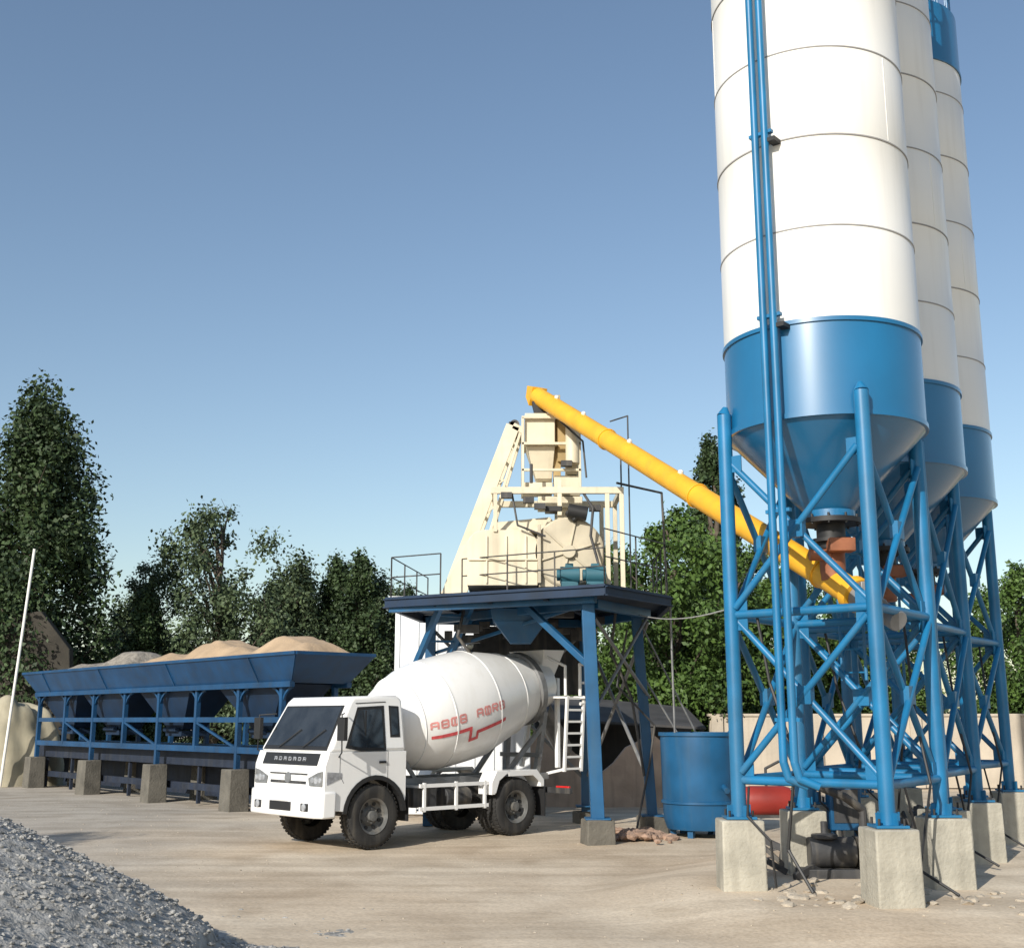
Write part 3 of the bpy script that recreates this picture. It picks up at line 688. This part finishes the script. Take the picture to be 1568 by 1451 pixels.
g.beam((-4.2, -.55, 1.35), (-4.2, .55, 1.35), .08, .08); g.beam((-.9, -.4, 1.25), (-.9, .4, 1.25), .1, .1); g.cyl((-.7, 0, 1.78), (-.95, 0, 1.86), .25, n=24)
g.obj("drum_support", M_greyst, TR, bevel=.006)
D0 = Vector((-.80, 0, 1.86)); D1 = Vector((-4.72, 0, 2.70)); dd = (D1-D0).normalized(); DL = (D1-D0).length
prof = [(.001, 0), (.40, .0), (.52, .03), (.64, .12), (.80, .42), (.90, .68), (.955, .92), (.965, 1.0), (.985, 1.3), (.99, 1.7), (.985, 2.0), (.97, 2.08), (.90, 2.4), (.78, 2.9), (.62, 3.45), (.52, 3.8), (.46, DL), (.42, DL), (.30, 3.4), (.001, 3.2)]
g = Geo(); g.lathe(prof, o=D0, ax=dd, n=72); g.obj("drum", M_drum, TR, ang=40)
def drad(s_):
    for i in range(len(prof)-1):
        if prof[i][1] <= s_ <= prof[i+1][1] and prof[i+1][1] > prof[i][1]:
            return prof[i][0]+(prof[i+1][0]-prof[i][0])*(s_-prof[i][1])/(prof[i+1][1]-prof[i][1])
    return .5
side = Vector((0, 1, 0)); dup = side.cross(dd)
if dup.z < 0: dup = -dup
def dp(s_, th, o=.006): rr = drad(s_)+o; return D0+dd*s_+side*math.cos(th)*rr+dup*math.sin(th)*rr
g = Geo()
for s_, w_ in ((1.0, .02), (2.04, .02), (2.9, .015), (.42, .015)):
    g.lathe([(drad(s_-w_)+.001, s_-w_), (drad(s_)+.010, s_-w_*.6), (drad(s_)+.010, s_+w_*.6), (drad(s_+w_)+.001, s_+w_)], o=D0, ax=dd, n=72)
g.obj("drum_welds", M_drum, TR)
g = Geo(); g.lathe([(.645, 3.38), (.70, 3.40), (.70, 3.52), (.60, 3.54)], o=D0, ax=dd, n=56); g.obj("roller_ring", M_greyst, TR)
def ribbon(g, pts, wid):
    for i in range(len(pts)-1):
        (s0, t0), (s1, t1) = pts[i], pts[i+1]; n = max(1, int(math.hypot(s1-s0, t1-t0)/.06))
        for j in range(n):
            a0 = j/n; a1 = (j+1)/n
            A_ = (s0+(s1-s0)*a0, t0+(t1-t0)*a0); B_ = (s0+(s1-s0)*a1, t0+(t1-t0)*a1)
            dx, dy = s1-s0, t1-t0; l_ = math.hypot(dx, dy); nx_, ny_ = -dy/l_*wid/2, dx/l_*wid/2
            g.add([dp(A_[0]+nx_, A_[1]+ny_), dp(B_[0]+nx_, B_[1]+ny_), dp(B_[0]-nx_, B_[1]-ny_), dp(A_[0]-nx_, A_[1]-ny_)], [(0,1,2,3)])
TS = -.17
g = Geo()
ribbon(g, [(.50, TS-.17), (1.28, TS-.12)], .065); ribbon(g, [(1.28, TS-.09), (1.28, TS-.36)], .06); ribbon(g, [(1.25, TS-.35), (1.46, TS-.33)], .06)
ribbon(g, [(1.44, TS-.36), (1.44, TS-.20)], .055); ribbon(g, [(1.42, TS-.22), (2.15, TS-.14)], .065)
g.obj("drum_stripe", M_redtxt, TR)
g = Geo()
glyphs = [[((0,0),(0,1)),((0,1),(.8,1)),((.8,1),(.8,0)),((0,.5),(.8,.5))],
          [((0,0),(0,1)),((0,1),(.8,1)),((.8,1),(.8,0)),((0,0),(.8,0)),((0,.5),(.8,.5))],
          [((0,0),(0,1)),((0,1),(.8,1)),((.8,1),(.8,0)),((0,0),(.8,0)),((.4,0),(.4,1))],
          [((0,0),(0,1)),((0,1),(.8,1)),((.8,1),(.8,.5)),((0,.5),(.8,.5)),((.3,.5),(.8,0))]]
for word, st in (((0, 1, 2, 1), .50), ((0, 2, 3, 1), 1.44)):
    for i, gi in enumerate(word):
        s0 = st+i*.185; b0 = TS+.0+.05*(s0-.5)
        for (x0, y0), (x1, y1) in glyphs[gi]: ribbon(g, [(s0+x0*.15, b0+y0*.13), (s0+x1*.15, b0+y1*.13)], .036)
g.obj("drum_lettering", M_pinktxt, TR)
g = Geo()
g.prism([(-4.35, -.5, 3.32), (-4.35, .5, 3.32), (-5.0, .42, 3.34), (-5.0, -.42, 3.34)], [(-4.5, -.26, 2.85), (-4.5, .26, 2.85), (-4.85, .22, 2.75), (-4.85, -.22, 2.75)])
g.beam((-4.9, .3, 2.8), (-4.7, .5, 1.1), .08, .08); g.beam((-4.9, -.3, 2.8), (-4.7, -.5, 1.1), .08, .08)
g.obj("charging_hopper", M_drum, TR, bevel=.01)
g = Geo()
for k in range(8):
    a0 = math.pi*k/8+math.pi; a1 = math.pi*(k+1)/8+math.pi
    for rr, tt in ((.24, .26),):
        p0 = [Vector((-4.75, rr*math.cos(a_), 2.3+rr*math.sin(a_))) for a_ in (a0, a1)]; p1 = [Vector((-5.35, rr*math.cos(a_), 1.5+rr*math.sin(a_))) for a_ in (a0, a1)]
        q0 = [Vector((-4.75, tt*math.cos(a_), 2.3+tt*math.sin(a_))) for a_ in (a0, a1)]; q1 = [Vector((-5.35, tt*math.cos(a_), 1.5+tt*math.sin(a_))) for a_ in (a0, a1)]
        g.add(p0+p1+q0+q1, [(0,1,3,2),(4,6,7,5),(0,4,5,1),(2,3,7,6)])
g.obj("discharge_chute", M_greyst, TR)
g = Geo(); ly = .92
for x in (-4.45, -4.90):
    g.beam((x, ly, 1.05), (x-.1, ly, 2.45), .05, .05)
for z in np.linspace(1.1, 2.4, 7): g.beam((-4.45-.1*(z-1.05)/1.4, ly, z), (-4.9-.1*(z-1.05)/1.4, ly, z), .04, .04)
g.path([(-4.9, ly, 2.45), (-4.9, ly, 3.05), (-5.35, ly, 3.05), (-5.35, ly, 2.35), (-4.9, ly, 2.3)], .032, 8)
g.cyl((-4.9, ly, 2.7), (-5.35, ly, 2.7), .025, n=8); g.beam((-4.5, .35, 2.42), (-5.3, .95, 2.42), .5, .04)
g.path([(-4.5, ly, 2.45), (-4.5, ly, 3.0), (-4.5, .4, 3.2)], .028, 8)
g.beam((-4.5, ly, 1.1), (-4.5, .4, 1.0), .05, .05)
g.obj("ladder", M_truck, TR)
for s_ in (-1, 1):
    g = Geo()
    for z in (.55, .92): g.beam((-.95, s_*.98, z), (-2.48, s_*.98, z), .04, .06)
    for x in (-1.05, -1.75, -2.4): g.beam((x, s_*.98, .50), (x, s_*.98, .97), .045, .045); g.beam((x, s_*.95, .9), (x, s_*.4, .9), .04, .04)
    g.obj("side_guard", M_truck, TR)
    g = Geo(); F = [(-3.78, .82), (-3.78, .92), (-3.60, 1.12), (-2.62, 1.12), (-2.50, .92), (-2.50, .72), (-2.58, .72), (-2.60, .9), (-2.70, 1.06), (-3.54, 1.06), (-3.70, .9), (-3.70, .82)]
    g.prism([(x, s_*.70, z) for x, z in F], [(x, s_*1.06, z) for x, z in F])
    g.panel([(x, s_*1.058, z) for x, z in ((-2.50, .74), (-2.50, .92), (-2.62, 1.12), (-2.95, 1.12), (-2.68, .95), (-2.60, .74))][::(-1 if s_ > 0 else 1)], .006)
    g.panel([(x, s_*1.058, z) for x, z in ((-3.78, .84), (-3.70, .88), (-3.50, 1.02), (-2.9, 1.02), (-2.9, 1.12), (-3.60, 1.12), (-3.78, .94))][::(1 if s_ > 0 else -1)], .006)
    g.obj("rear_fender", M_truck, TR, bevel=.008)
    g = Geo(); g.box((-3.80, s_*.88, .55), (.02, .36, .5)); g.box((-.70, s_*.85, .60), (.02, .3, .45)); g.obj("mudflap", M_black, TR)
    g = Geo(); g.box((-4.62, s_*.72, .72), (.06, .34, .12)); g.obj("tail_lamp", M_tail, TR, bevel=.01)
g = Geo(); g.beam((-4.55, -1.0, .70), (-4.55, 1.0, .70), .06, .1); g.beam((-4.5, -.4, .6), (-4.5, -.4, .8), .06, .06); g.obj("rear_bar", M_chas, TR)

# ------------------------------------------------------------------ aggregate batching hopper
AH = empty("aggregate_batching_hopper", (-6.1, 27.8, 0), math.atan2(.748, -.664))
X0, X1 = -3.0, 13.1; YB = -1.15
g = Geo()
rim = [(X0, .62), (X1, .62), (X1, YB-.25), (X0, YB-.25)]; lowp = [(X0+.65, .3), (X1-.5, .3), (X1-.5, YB), (X0+.65, YB)]
for i in range(4):
    p, q = rim[i], rim[(i+1) % 4]; r_, s_ = lowp[i], lowp[(i+1) % 4]
    A_ = [Vector((*p, 3.38)), Vector((*q, 3.38)), Vector((*s_, 2.80)), Vector((*r_, 2.80))]; nn = (A_[1]-A_[0]).cross(A_[2]-A_[1]).normalized()*.02
    g.prism([v-nn for v in A_], [v+nn for v in A_])
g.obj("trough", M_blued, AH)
g = Geo()
for i in range(4): p, q = rim[i], rim[(i+1) % 4]; g.beam((*p, 3.40), (*q, 3.40), .09, .07)
for x in np.arange(X0+2.0, X1-.5, 4.14): g.beam((x, .64, 3.36), (x, .34, 2.82), .04, .05)
g.beam((X0+.6, .32, 2.76), (X1-.5, .32, 2.76), .12, .12); g.beam((X0+.6, YB, 2.76), (X1-.5, YB, 2.76), .12, .12)
pil = [0, 4.14, 8.28, 12.42]
for x in pil+[-1.9, 2.07, 6.21, 10.35]:
    for y in (.25, YB+.05):
        z0 = .9 if x in pil else 1.3
        g.beam((x, y, z0), (x, y, 2.72), .11, .11)
    g.beam((x, .25, 2.0), (x, YB+.05, 2.0), .09, .09)
    for s in (-1, 1):
        q_ = [Vector((x+.45*s*(1-math.cos(t)), .25, 2.25+.45*math.sin(t))) for t in np.linspace(0, 1.5, 5)]
        for i in range(4): g.beam(q_[i], q_[i+1], .05, .05)
for y in (.25, YB+.05):
    g.beam((-1.9, y, 2.0), (12.5, y, 2.0), .09, .12); g.beam((-1.9, y, 1.32), (12.5, y, 1.32), .1, .14)
for i in range(3): g.beam((pil[i], .27, 1.35), (pil[i]+2.07, .27, 1.95), .05, .05)
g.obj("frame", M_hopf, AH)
g = Geo()
for c_ in (-.3, 4.1, 7.9, 11.2):
    g.prism([(c_-1.5, .2, 2.78), (c_+1.5, .2, 2.78), (c_+1.5, YB+.05, 2.78), (c_-1.5, YB+.05, 2.78)], [(c_-.4, -.2, 1.75), (c_+.4, -.2, 1.75), (c_+.4, -.8, 1.75), (c_-.4, -.8, 1.75)]); g.box((c_, -.5, 1.66), (.9, .7, .14)); g.cyl((c_-.3, -.1, 1.75), (c_+.4, -.1, 1.75), .06)
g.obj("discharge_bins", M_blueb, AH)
g = Geo(); g.box((5.5, -.5, 1.22), (15.6, .8, .05)); g.box((5.5, -.06, 1.08), (15.6, .06, .36)); g.box((5.5, -.93, 1.08), (15.6, .06, .36))
for x in np.arange(-1.8, 13, .9): g.cyl((x, -.9, 1.12), (x, -.1, 1.12), .05, n=10)
g.beam((-2.0, -.1, .4), (13, -.1, .4), .1, .16); g.box((5.5, -1.0, .55), (15.6, .04, .9))
for x in np.arange(-1.5, 13, 2.0): g.beam((x, -.12, 0), (x, -.12, 1.0), .08, .08)
g.obj("belt_conveyor", M_belt, AH)
g = Geo()
for x in pil:
    for y in (.28, YB+.05): g.box((x, y, .38), (.58, .5, 1.04), random.uniform(-.1, .1), taper=.92)
g.obj("concrete_pedestals", M_concd, AH, bevel=.02)
def heap(name, x0, x1, peaks, m_, parent, y0=YB-.2, y1=.55, zb=3.28, seed=0):
    nx_ = int((x1-x0)/.08); ny_ = 34; vs = []
    for j in range(ny_+1):
        for i in range(nx_+1):
            x = x0+(x1-x0)*i/nx_; y = y0+(y1-y0)*j/ny_; z = 0
            for px, pz, pw in peaks: z = max(z, pz*(1-min(1, abs(x-px)/pw)**1.4))
            e = min(1, (y-y0)/.6, (y1-y)/.6, (x-x0)/.5, (x1-x)/.5); e = max(0, e)
            z = z*(e**.8)+noise.noise(Vector((x*1.3, y*1.3, seed)))*.09+noise.noise(Vector((x*5, y*5, seed)))*.025
            vs.append((x, y, zb+z))
    fs = [(j*(nx_+1)+i, j*(nx_+1)+i+1, (j+1)*(nx_+1)+i+1, (j+1)*(nx_+1)+i) for j in range(ny_) for i in range(nx_)]
    me = bpy.data.meshes.new(name); me.from_pydata(vs, [], fs); me.shade_smooth(); me.materials.append(m_)
    o = bpy.data.objects.new(name, me); COL.objects.link(o); o.location = AH.location; o.rotation_euler = AH.rotation_euler; return o
heap("sand_pile", X0+.12, 5.9, [(-1.3, .58, 2.2), (1.9, .62, 2.6), (4.4, .42, 2.2)], M_sand, AH)
heap("crushed_stone_pile", 5.96, X1-.12, [(7.0, .56, 2.6), (9.8, .34, 2.2), (12, .2, 1.6)], M_gravh, AH, seed=5)

# ------------------------------------------------------------------ gravel mound in the foreground
nn_ = 260; vs = []; cx, cy = -6.35, 9.4; RR = 4.9
for j in range(nn_+1):
    for i in range(nn_+1):
        x = cx-RR+2*RR*i/nn_; y = cy-RR+2*RR*j/nn_; r_ = math.hypot(x-cx, y-cy)
        r_ += noise.noise(Vector((x*.5, y*.5, 2)))*.35
        z = 2.55-.60*math.sqrt(r_*r_+.15)
        if z < .25: z = .25*math.exp((z-.25)/.25)-.06
        z += noise.noise(Vector((x*1.5, y*1.5, 0)))*.05+noise.noise(Vector((x*8, y*8, 0)))*.018+random.uniform(-.008, .008)
        vs.append((x, y, z))
fs = [(j*(nn_+1)+i, j*(nn_+1)+i+1, (j+1)*(nn_+1)+i+1, (j+1)*(nn_+1)+i) for j in range(nn_) for i in range(nn_)]
GV = empty("gravel_pile")
me = bpy.data.meshes.new("mound"); me.from_pydata(vs, [], fs); me.shade_smooth(); me.materials.append(M_grav)
o = bpy.data.objects.new("mound", me); COL.objects.link(o); o.parent = GV
g = Geo(); rnd = random.Random(3); k = 0
while k < 16000:
    i = rnd.randrange(len(vs)); x, y, z = vs[i]
    if x < cx-.8 and rnd.random() < .9: continue
    if z < .02 and rnd.random() < .85: continue
    k += 1
    s_ = rnd.choice((.008, .010, .012, .012, .015, .018, .026)); rock_into(g, (x+rnd.uniform(-.02, .02), y+rnd.uniform(-.02, .02), z+s_*.1), s_*1.3, s_, s_*.8, rnd)
g.obj("stones", M_grav, GV, smooth=False)

g = Geo(); rnd = random.Random(11)
for k in range(900):
    y = rnd.uniform(10.5, 32); x = rnd.uniform(-.45, .45)*y
    s_ = rnd.choice((.006, .008, .010, .014)); rock_into(g, (x, y, gh(x, y)+s_*.2), s_*1.3, s_, s_*.8, rnd)
for (px, py, sp_, n_, mn, mx_) in ((2.9, 13.0, .3, 12, .02, .08), (3.35, 13.0, .35, 14, .02, .09), (3.3, 13.9, .5, 12, .03, .09), (4.7, 12.9, .3, 8, .02, .08), (5.2, 13.4, .3, 10, .03, .08)):
    for k in range(n_):
        s_ = rnd.uniform(mn, mx_); x = rnd.gauss(px, sp_); y = rnd.gauss(py, sp_); rock_into(g, (x, y, gh(x, y)+s_*.1), s_*1.5, s_*1.1, s_*.55, rnd)
g.obj("loose_stones", M_rock, None, smooth=False)
g = Geo()
for k in range(80):
    x = rnd.gauss(2.15, .28); y = rnd.gauss(21.1, .35); s_ = rnd.uniform(.03, .12)
    rock_into(g, (x, y, s_*.25+max(0, .08-abs(x-2.1)*.15)), s_*1.4, s_, s_*.7, rnd)
g.obj("brick_rubble_pile", M_brick, None, smooth=False)

# walls
W1 = empty("boundary_wall")
g = Geo(); g.box((21, 36.5, 1.05), (30, .25, 2.1)); g.box((21, 36.5, 2.14), (30.1, .34, .08))
for x in np.arange(6.2, 36, 3): g.box((x, 36.34, 1.08), (.35, .12, 2.16))
g.obj("wall_panels", M_wall, W1, bevel=.01)
W2 = empty("concrete_retaining_wall")
g = Geo(); g.prism([(-19.5, 41, -.1), (-14.9, 41, -.1), (-15.3, 41, 4.4), (-16.4, 41, 5.7), (-19.5, 41, 5.3)], [(-19.5, 41.4, -.1), (-14.9, 41.4, -.1), (-15.3, 41.4, 4.4), (-16.4, 41.4, 5.7), (-19.5, 41.4, 5.3)]); g.box((-24, 42.6, 2.3), (8, .4, 4.6), .1); g.obj("wall_slab", M_slab, W2, bevel=.03)
def blob(name, c_, sx_, sy_, sz_, m_, seed=0):
    n1_, n2_ = 90, 44; vs = []; fs = []
    for j in range(n2_+1):
        for i in range(n1_):
            ph = math.pi/2*j/n2_; t = 6.2832*i/n1_; v = Vector((math.cos(t)*math.cos(ph)**.7 if j < n2_ else 0, math.sin(t)*math.cos(ph)**.7 if j < n2_ else 0, math.sin(ph)**.8))
            k = 1+noise.noise(v*1.3+Vector((seed, 0, 0)))*.22+.035*math.sin(t*11+2*math.sin(ph*3))*math.cos(ph)+noise.noise(v*6+Vector((seed, 0, 0)))*.03
            vs.append((c_[0]+v.x*sx_*k, c_[1]+v.y*sy_*k, c_[2]+v.z*sz_*k-.05))
    for j in range(n2_):
        for i in range(n1_): fs.append((j*n1_+i, j*n1_+(i+1) % n1_, (j+1)*n1_+(i+1) % n1_, (j+1)*n1_+i))
    me = bpy.data.meshes.new(name); me.from_pydata(vs, [], fs); me.shade_smooth(); me.materials.append(m_)
    o = bpy.data.objects.new(name, me); COL.objects.link(o)
blob("tarpaulin_covered_heap", (-16.6, 38.6, 0), 2.1, 1.4, 2.9, M_tarp, 2)
g = Geo(); g.cyl((-15.6, 37.0, 0), (-15.15, 37.0, 7.3), .045, n=8); g.obj("marker_pole", M_white)

# ------------------------------------------------------------------ trees
def tree_mesh(seed, h, cr, cb, nl, leafn, ls, lobe=(.28, .42), style="round", mleaf=None, spray=.12):
    rg = np.random.default_rng(seed); rnd = random.Random(seed)
    g = Geo(); pts = [Vector((0, 0, -.1))]; n = 7
    for i in range(1, n+1): pts.append(Vector((rnd.uniform(-.12, .12)*i*.4, rnd.uniform(-.12, .12)*i*.4, h*.9*i/n)))
    r0 = h*.022
    for i in range(n): g.cyl(pts[i], pts[i+1], r0*(1-i/n*.85), r0*(1-(i+1)/n*.85), n=9, cap=False)
    cents = []; rads = []
    for k in range(nl):
        t = (k+rnd.random())/nl
        if style == "round": env = math.sin(math.pi*min(1, (t*.88+.12)))**.6
        else: env = (1-t)**.55*(.35+.65*min(1, t*4+.3))
        z = cb+(h-cb)*t*.94; q = rnd.uniform(0, 6.283); rr = cr*env*math.sqrt(rnd.random())*.85
        c_ = Vector((math.cos(q)*rr, math.sin(q)*rr, z)); lr = cr*rnd.uniform(*lobe)*(1-.35*t)
        cents.append(c_); rads.append(lr)
        if rnd.random() < .6:
            st = Vector((0, 0, max(cb*.7, z-(h*.12+rr*.6)))); mid = (st+c_)/2+Vector((0, 0, .1*rr)); rb = r0*.32
            g.cyl(st, mid, rb, rb*.6, n=6, cap=False); g.cyl(mid, c_, rb*.6, rb*.2, n=6, cap=False)
            for _ in range(2):
                e = c_+Vector((rnd.uniform(-1, 1)*lr, rnd.uniform(-1, 1)*lr, rnd.uniform(.3, 1.3)*lr)); g.cyl(c_, e, rb*.22, rb*.08, n=4, cap=False)
    nt_ = len(g.f)
    w = np.array(rads)**2; w /= w.sum(); idx = rg.choice(nl, leafn, p=w)
    C = np.array([tuple(c_) for c_ in cents])[idx]; Rr = np.array(rads)[idx]
    dv = rg.normal(size=(leafn, 3)); dv /= np.linalg.norm(dv, axis=1)[:, None]
    zs = 1.9 if style == "spire" else 1.0
    rad = Rr*(rg.random(leafn)**.38)*(1+spray*rg.normal(size=leafn))
    P = C+dv*rad[:, None]*np.array([1, 1, zs])
    P += rg.normal(size=P.shape)*.05
    P[:, 2] = np.maximum(P[:, 2], .3)
    Nn = dv*.6+rg.normal(size=(leafn, 3))*.7+np.array([0, 0, .35]); Nn /= np.linalg.norm(Nn, axis=1)[:, None]
    Tt = np.cross(Nn, rg.normal(size=(leafn, 3))); Tt /= np.linalg.norm(Tt, axis=1)[:, None]; Bb = np.cross(Nn, Tt)
    sz = ls*(.6+.8*rg.random(leafn))[:, None]
    V = np.empty((leafn, 4, 3)); V[:, 0] = P+Tt*sz; V[:, 1] = P+Bb*sz*.55; V[:, 2] = P-Tt*sz*.9; V[:, 3] = P-Bb*sz*.55
    tv = np.array(g.v); allv = np.vstack([tv, V.reshape(-1, 3)]); o = len(tv)
    me = bpy.data.meshes.new("tree"); nv = len(allv); nf = nt_+leafn
    me.vertices.add(nv); me.vertices.foreach_set("co", allv.ravel())
    loops = np.concatenate([np.array(g.f).ravel(), np.arange(leafn*4)+o])
    me.loops.add(len(loops)); me.loops.foreach_set("vertex_index", loops.astype(np.int32))
    me.polygons.add(nf); me.polygons.foreach_set("loop_start", (np.arange(nf)*4).astype(np.int32))
    me.polygons.foreach_set("material_index", np.concatenate([np.zeros(nt_), np.ones(leafn)]).astype(np.int32))
    me.materials.append(M_bark); me.materials.append(mleaf or M_leafm); me.update(); me.validate()
    return me
def place(me, name, x, y, s=1, rz=0, sz=1):
    o = bpy.data.objects.new(name, me); COL.objects.link(o); o.location = (x, y, 0); o.rotation_euler = (0, 0, rz); o.scale = (s, s, s*sz); return o
tBig = tree_mesh(1, 14.4, 4.7, 1.0, 100, 62000, .105, (.14, .30), "spire", M_leafd, .18)
tLoose = tree_mesh(2, 11, 4.2, 1.6, 60, 22000, .090, (.13, .28), "round", M_leafm, .3)
tPop = tree_mesh(3, 9.6, 2.1, .8, 44, 24000, .095, (.2, .38), "spire", M_leafd, .2)
tRound = tree_mesh(4, 9.0, 3.7, .8, 64, 42000, .090, (.17, .33), "round", M_leafg, .18)
tPop2 = tree_mesh(5, 14, 1.7, 2.0, 40, 20000, .10, (.22, .4), "spire", M_leafd, .2)
tMid = tree_mesh(6, 9.4, 3.4, .8, 60, 30000, .095, (.16, .30), "spire", M_leafm, .22)
place(tBig, "poplar_tree", -18.2, 44); place(tBig, "poplar_tree", -23.5, 46, 1.0, 2)
place(tLoose, "locust_tree", -12.0, 48, 1.0, .5); place(tLoose, "locust_tree", -15.5, 50, .80, 2.6)
for i, (x, y, s_, r_) in enumerate(((-14.2, 46, .72, 0), (-9.2, 50, .92, 1), (-7.6, 51, .90, 2), (-6.5, 50, .9, 3), (-5.6, 51, .84, 4), (-4.6, 52, .78, 5), (-10.6, 52, .8, 2.2), (-3.4, 53, .74, 1.1), (-2.2, 53, .75, .3), (-12.8, 53, .72, .3), (-17, 53, .8, 1.3), (-1, 52, .7, 2.9))):
    if i % 3 == 1: place(tMid, "elm_tree", x, y, s_, r_)
    else: place(tPop, "cypress_tree", x, y, s_*1.05, r_)
for x, y, s_, r_ in ((5.3, 38.5, 1.0, 0), (3.0, 43, .76, 2), (7.8, 42, .95, 4), (10.5, 44, .85, 1), (14, 46, .8, 3), (18.0, 42, .84, 5), (.6, 46, .68, 2.4), (21.5, 47, .8, .5)):
    place(tRound, "broadleaf_tree", x, y, s_, r_)
place(tPop2, "poplar_tree", 8.25, 48, 1.0); place(tPop2, "poplar_tree", 9.4, 50, .9, 1)
# trees to the left of the viewpoint, shading the yard
place(tLoose, "locust_tree", -13.2, 3.5, .70, 1.0); place(tLoose, "locust_tree", -15.0, 9.5, .70, 2.0); place(tLoose, "locust_tree", -12.5, -3.5, .72, 4.0)
rg = np.random.default_rng(9); n_ = 50000
X = rg.uniform(-75, 75, n_); top_ = 4.2+1.3*np.sin(X*.21)+.9*np.sin(X*.63+1)+.6*np.sin(X*1.7+2); Y = 66+rg.normal(size=n_)*1.6; Z = top_*rg.random(n_)**.8
P = np.stack([X, Y, Z], 1); Nn = rg.normal(size=(n_, 3))+np.array([0, -.6, .4]); Nn /= np.linalg.norm(Nn, axis=1)[:, None]
Tt = np.cross(Nn, rg.normal(size=(n_, 3))); Tt /= np.linalg.norm(Tt, axis=1)[:, None]; Bb = np.cross(Nn, Tt); sz = .28
V = np.stack([P+Tt*sz, P+Bb*sz*.6, P-Tt*sz, P-Bb*sz*.6], 1).reshape(-1, 3)
me = bpy.data.meshes.new("distant_trees"); me.vertices.add(len(V)); me.vertices.foreach_set("co", V.ravel()); me.loops.add(n_*4); me.loops.foreach_set("vertex_index", np.arange(n_*4, dtype=np.int32))
me.polygons.add(n_); me.polygons.foreach_set("loop_start", (np.arange(n_)*4).astype(np.int32)); me.materials.append(M_leafm); me.update()
o = bpy.data.objects.new("distant_trees", me); COL.objects.link(o)

# ------------------------------------------------------------------ light, sky, camera
EL, AZ = R(27), R(30)
S_ = Vector((-math.sin(AZ)*math.cos(EL), -math.cos(AZ)*math.cos(EL), math.sin(EL)))
sd = bpy.data.lights.new("sun", 'SUN'); sd.energy = 5.0; sd.angle = R(.5); sd.color = (1, .95, .86)
so = bpy.data.objects.new("sun", sd); COL.objects.link(so); so.rotation_euler = S_.to_track_quat('Z', 'Y').to_euler()
w = bpy.data.worlds.new("World"); scene.world = w; w.use_nodes = True
nt = w.node_tree; bg = nt.nodes["Background"]; sk = nt.nodes.new("ShaderNodeTexSky"); sk.sky_type = 'NISHITA'; sk.sun_disc = False
sk.sun_elevation = EL; sk.sun_rotation = math.atan2(S_.x, S_.y); sk.air_density = 1.15; sk.dust_density = .8; sk.ozone_density = 1.5
nt.links.new(sk.outputs[0], bg.inputs[0]); bg.inputs[1].default_value = .138
cd = bpy.data.cameras.new("camera"); cd.sensor_width = 36; cd.lens = 36*1800/1568; cd.clip_end = 3000; cd.clip_start = .1
co = bpy.data.objects.new("camera", cd); COL.objects.link(co); co.location = (0, 0, 2.0); co.rotation_euler = (R(90+11.8), 0, 0)
scene.camera = co
scene.view_settings.view_transform = 'Standard'; scene.view_settings.look = 'None'; scene.view_settings.exposure = 0
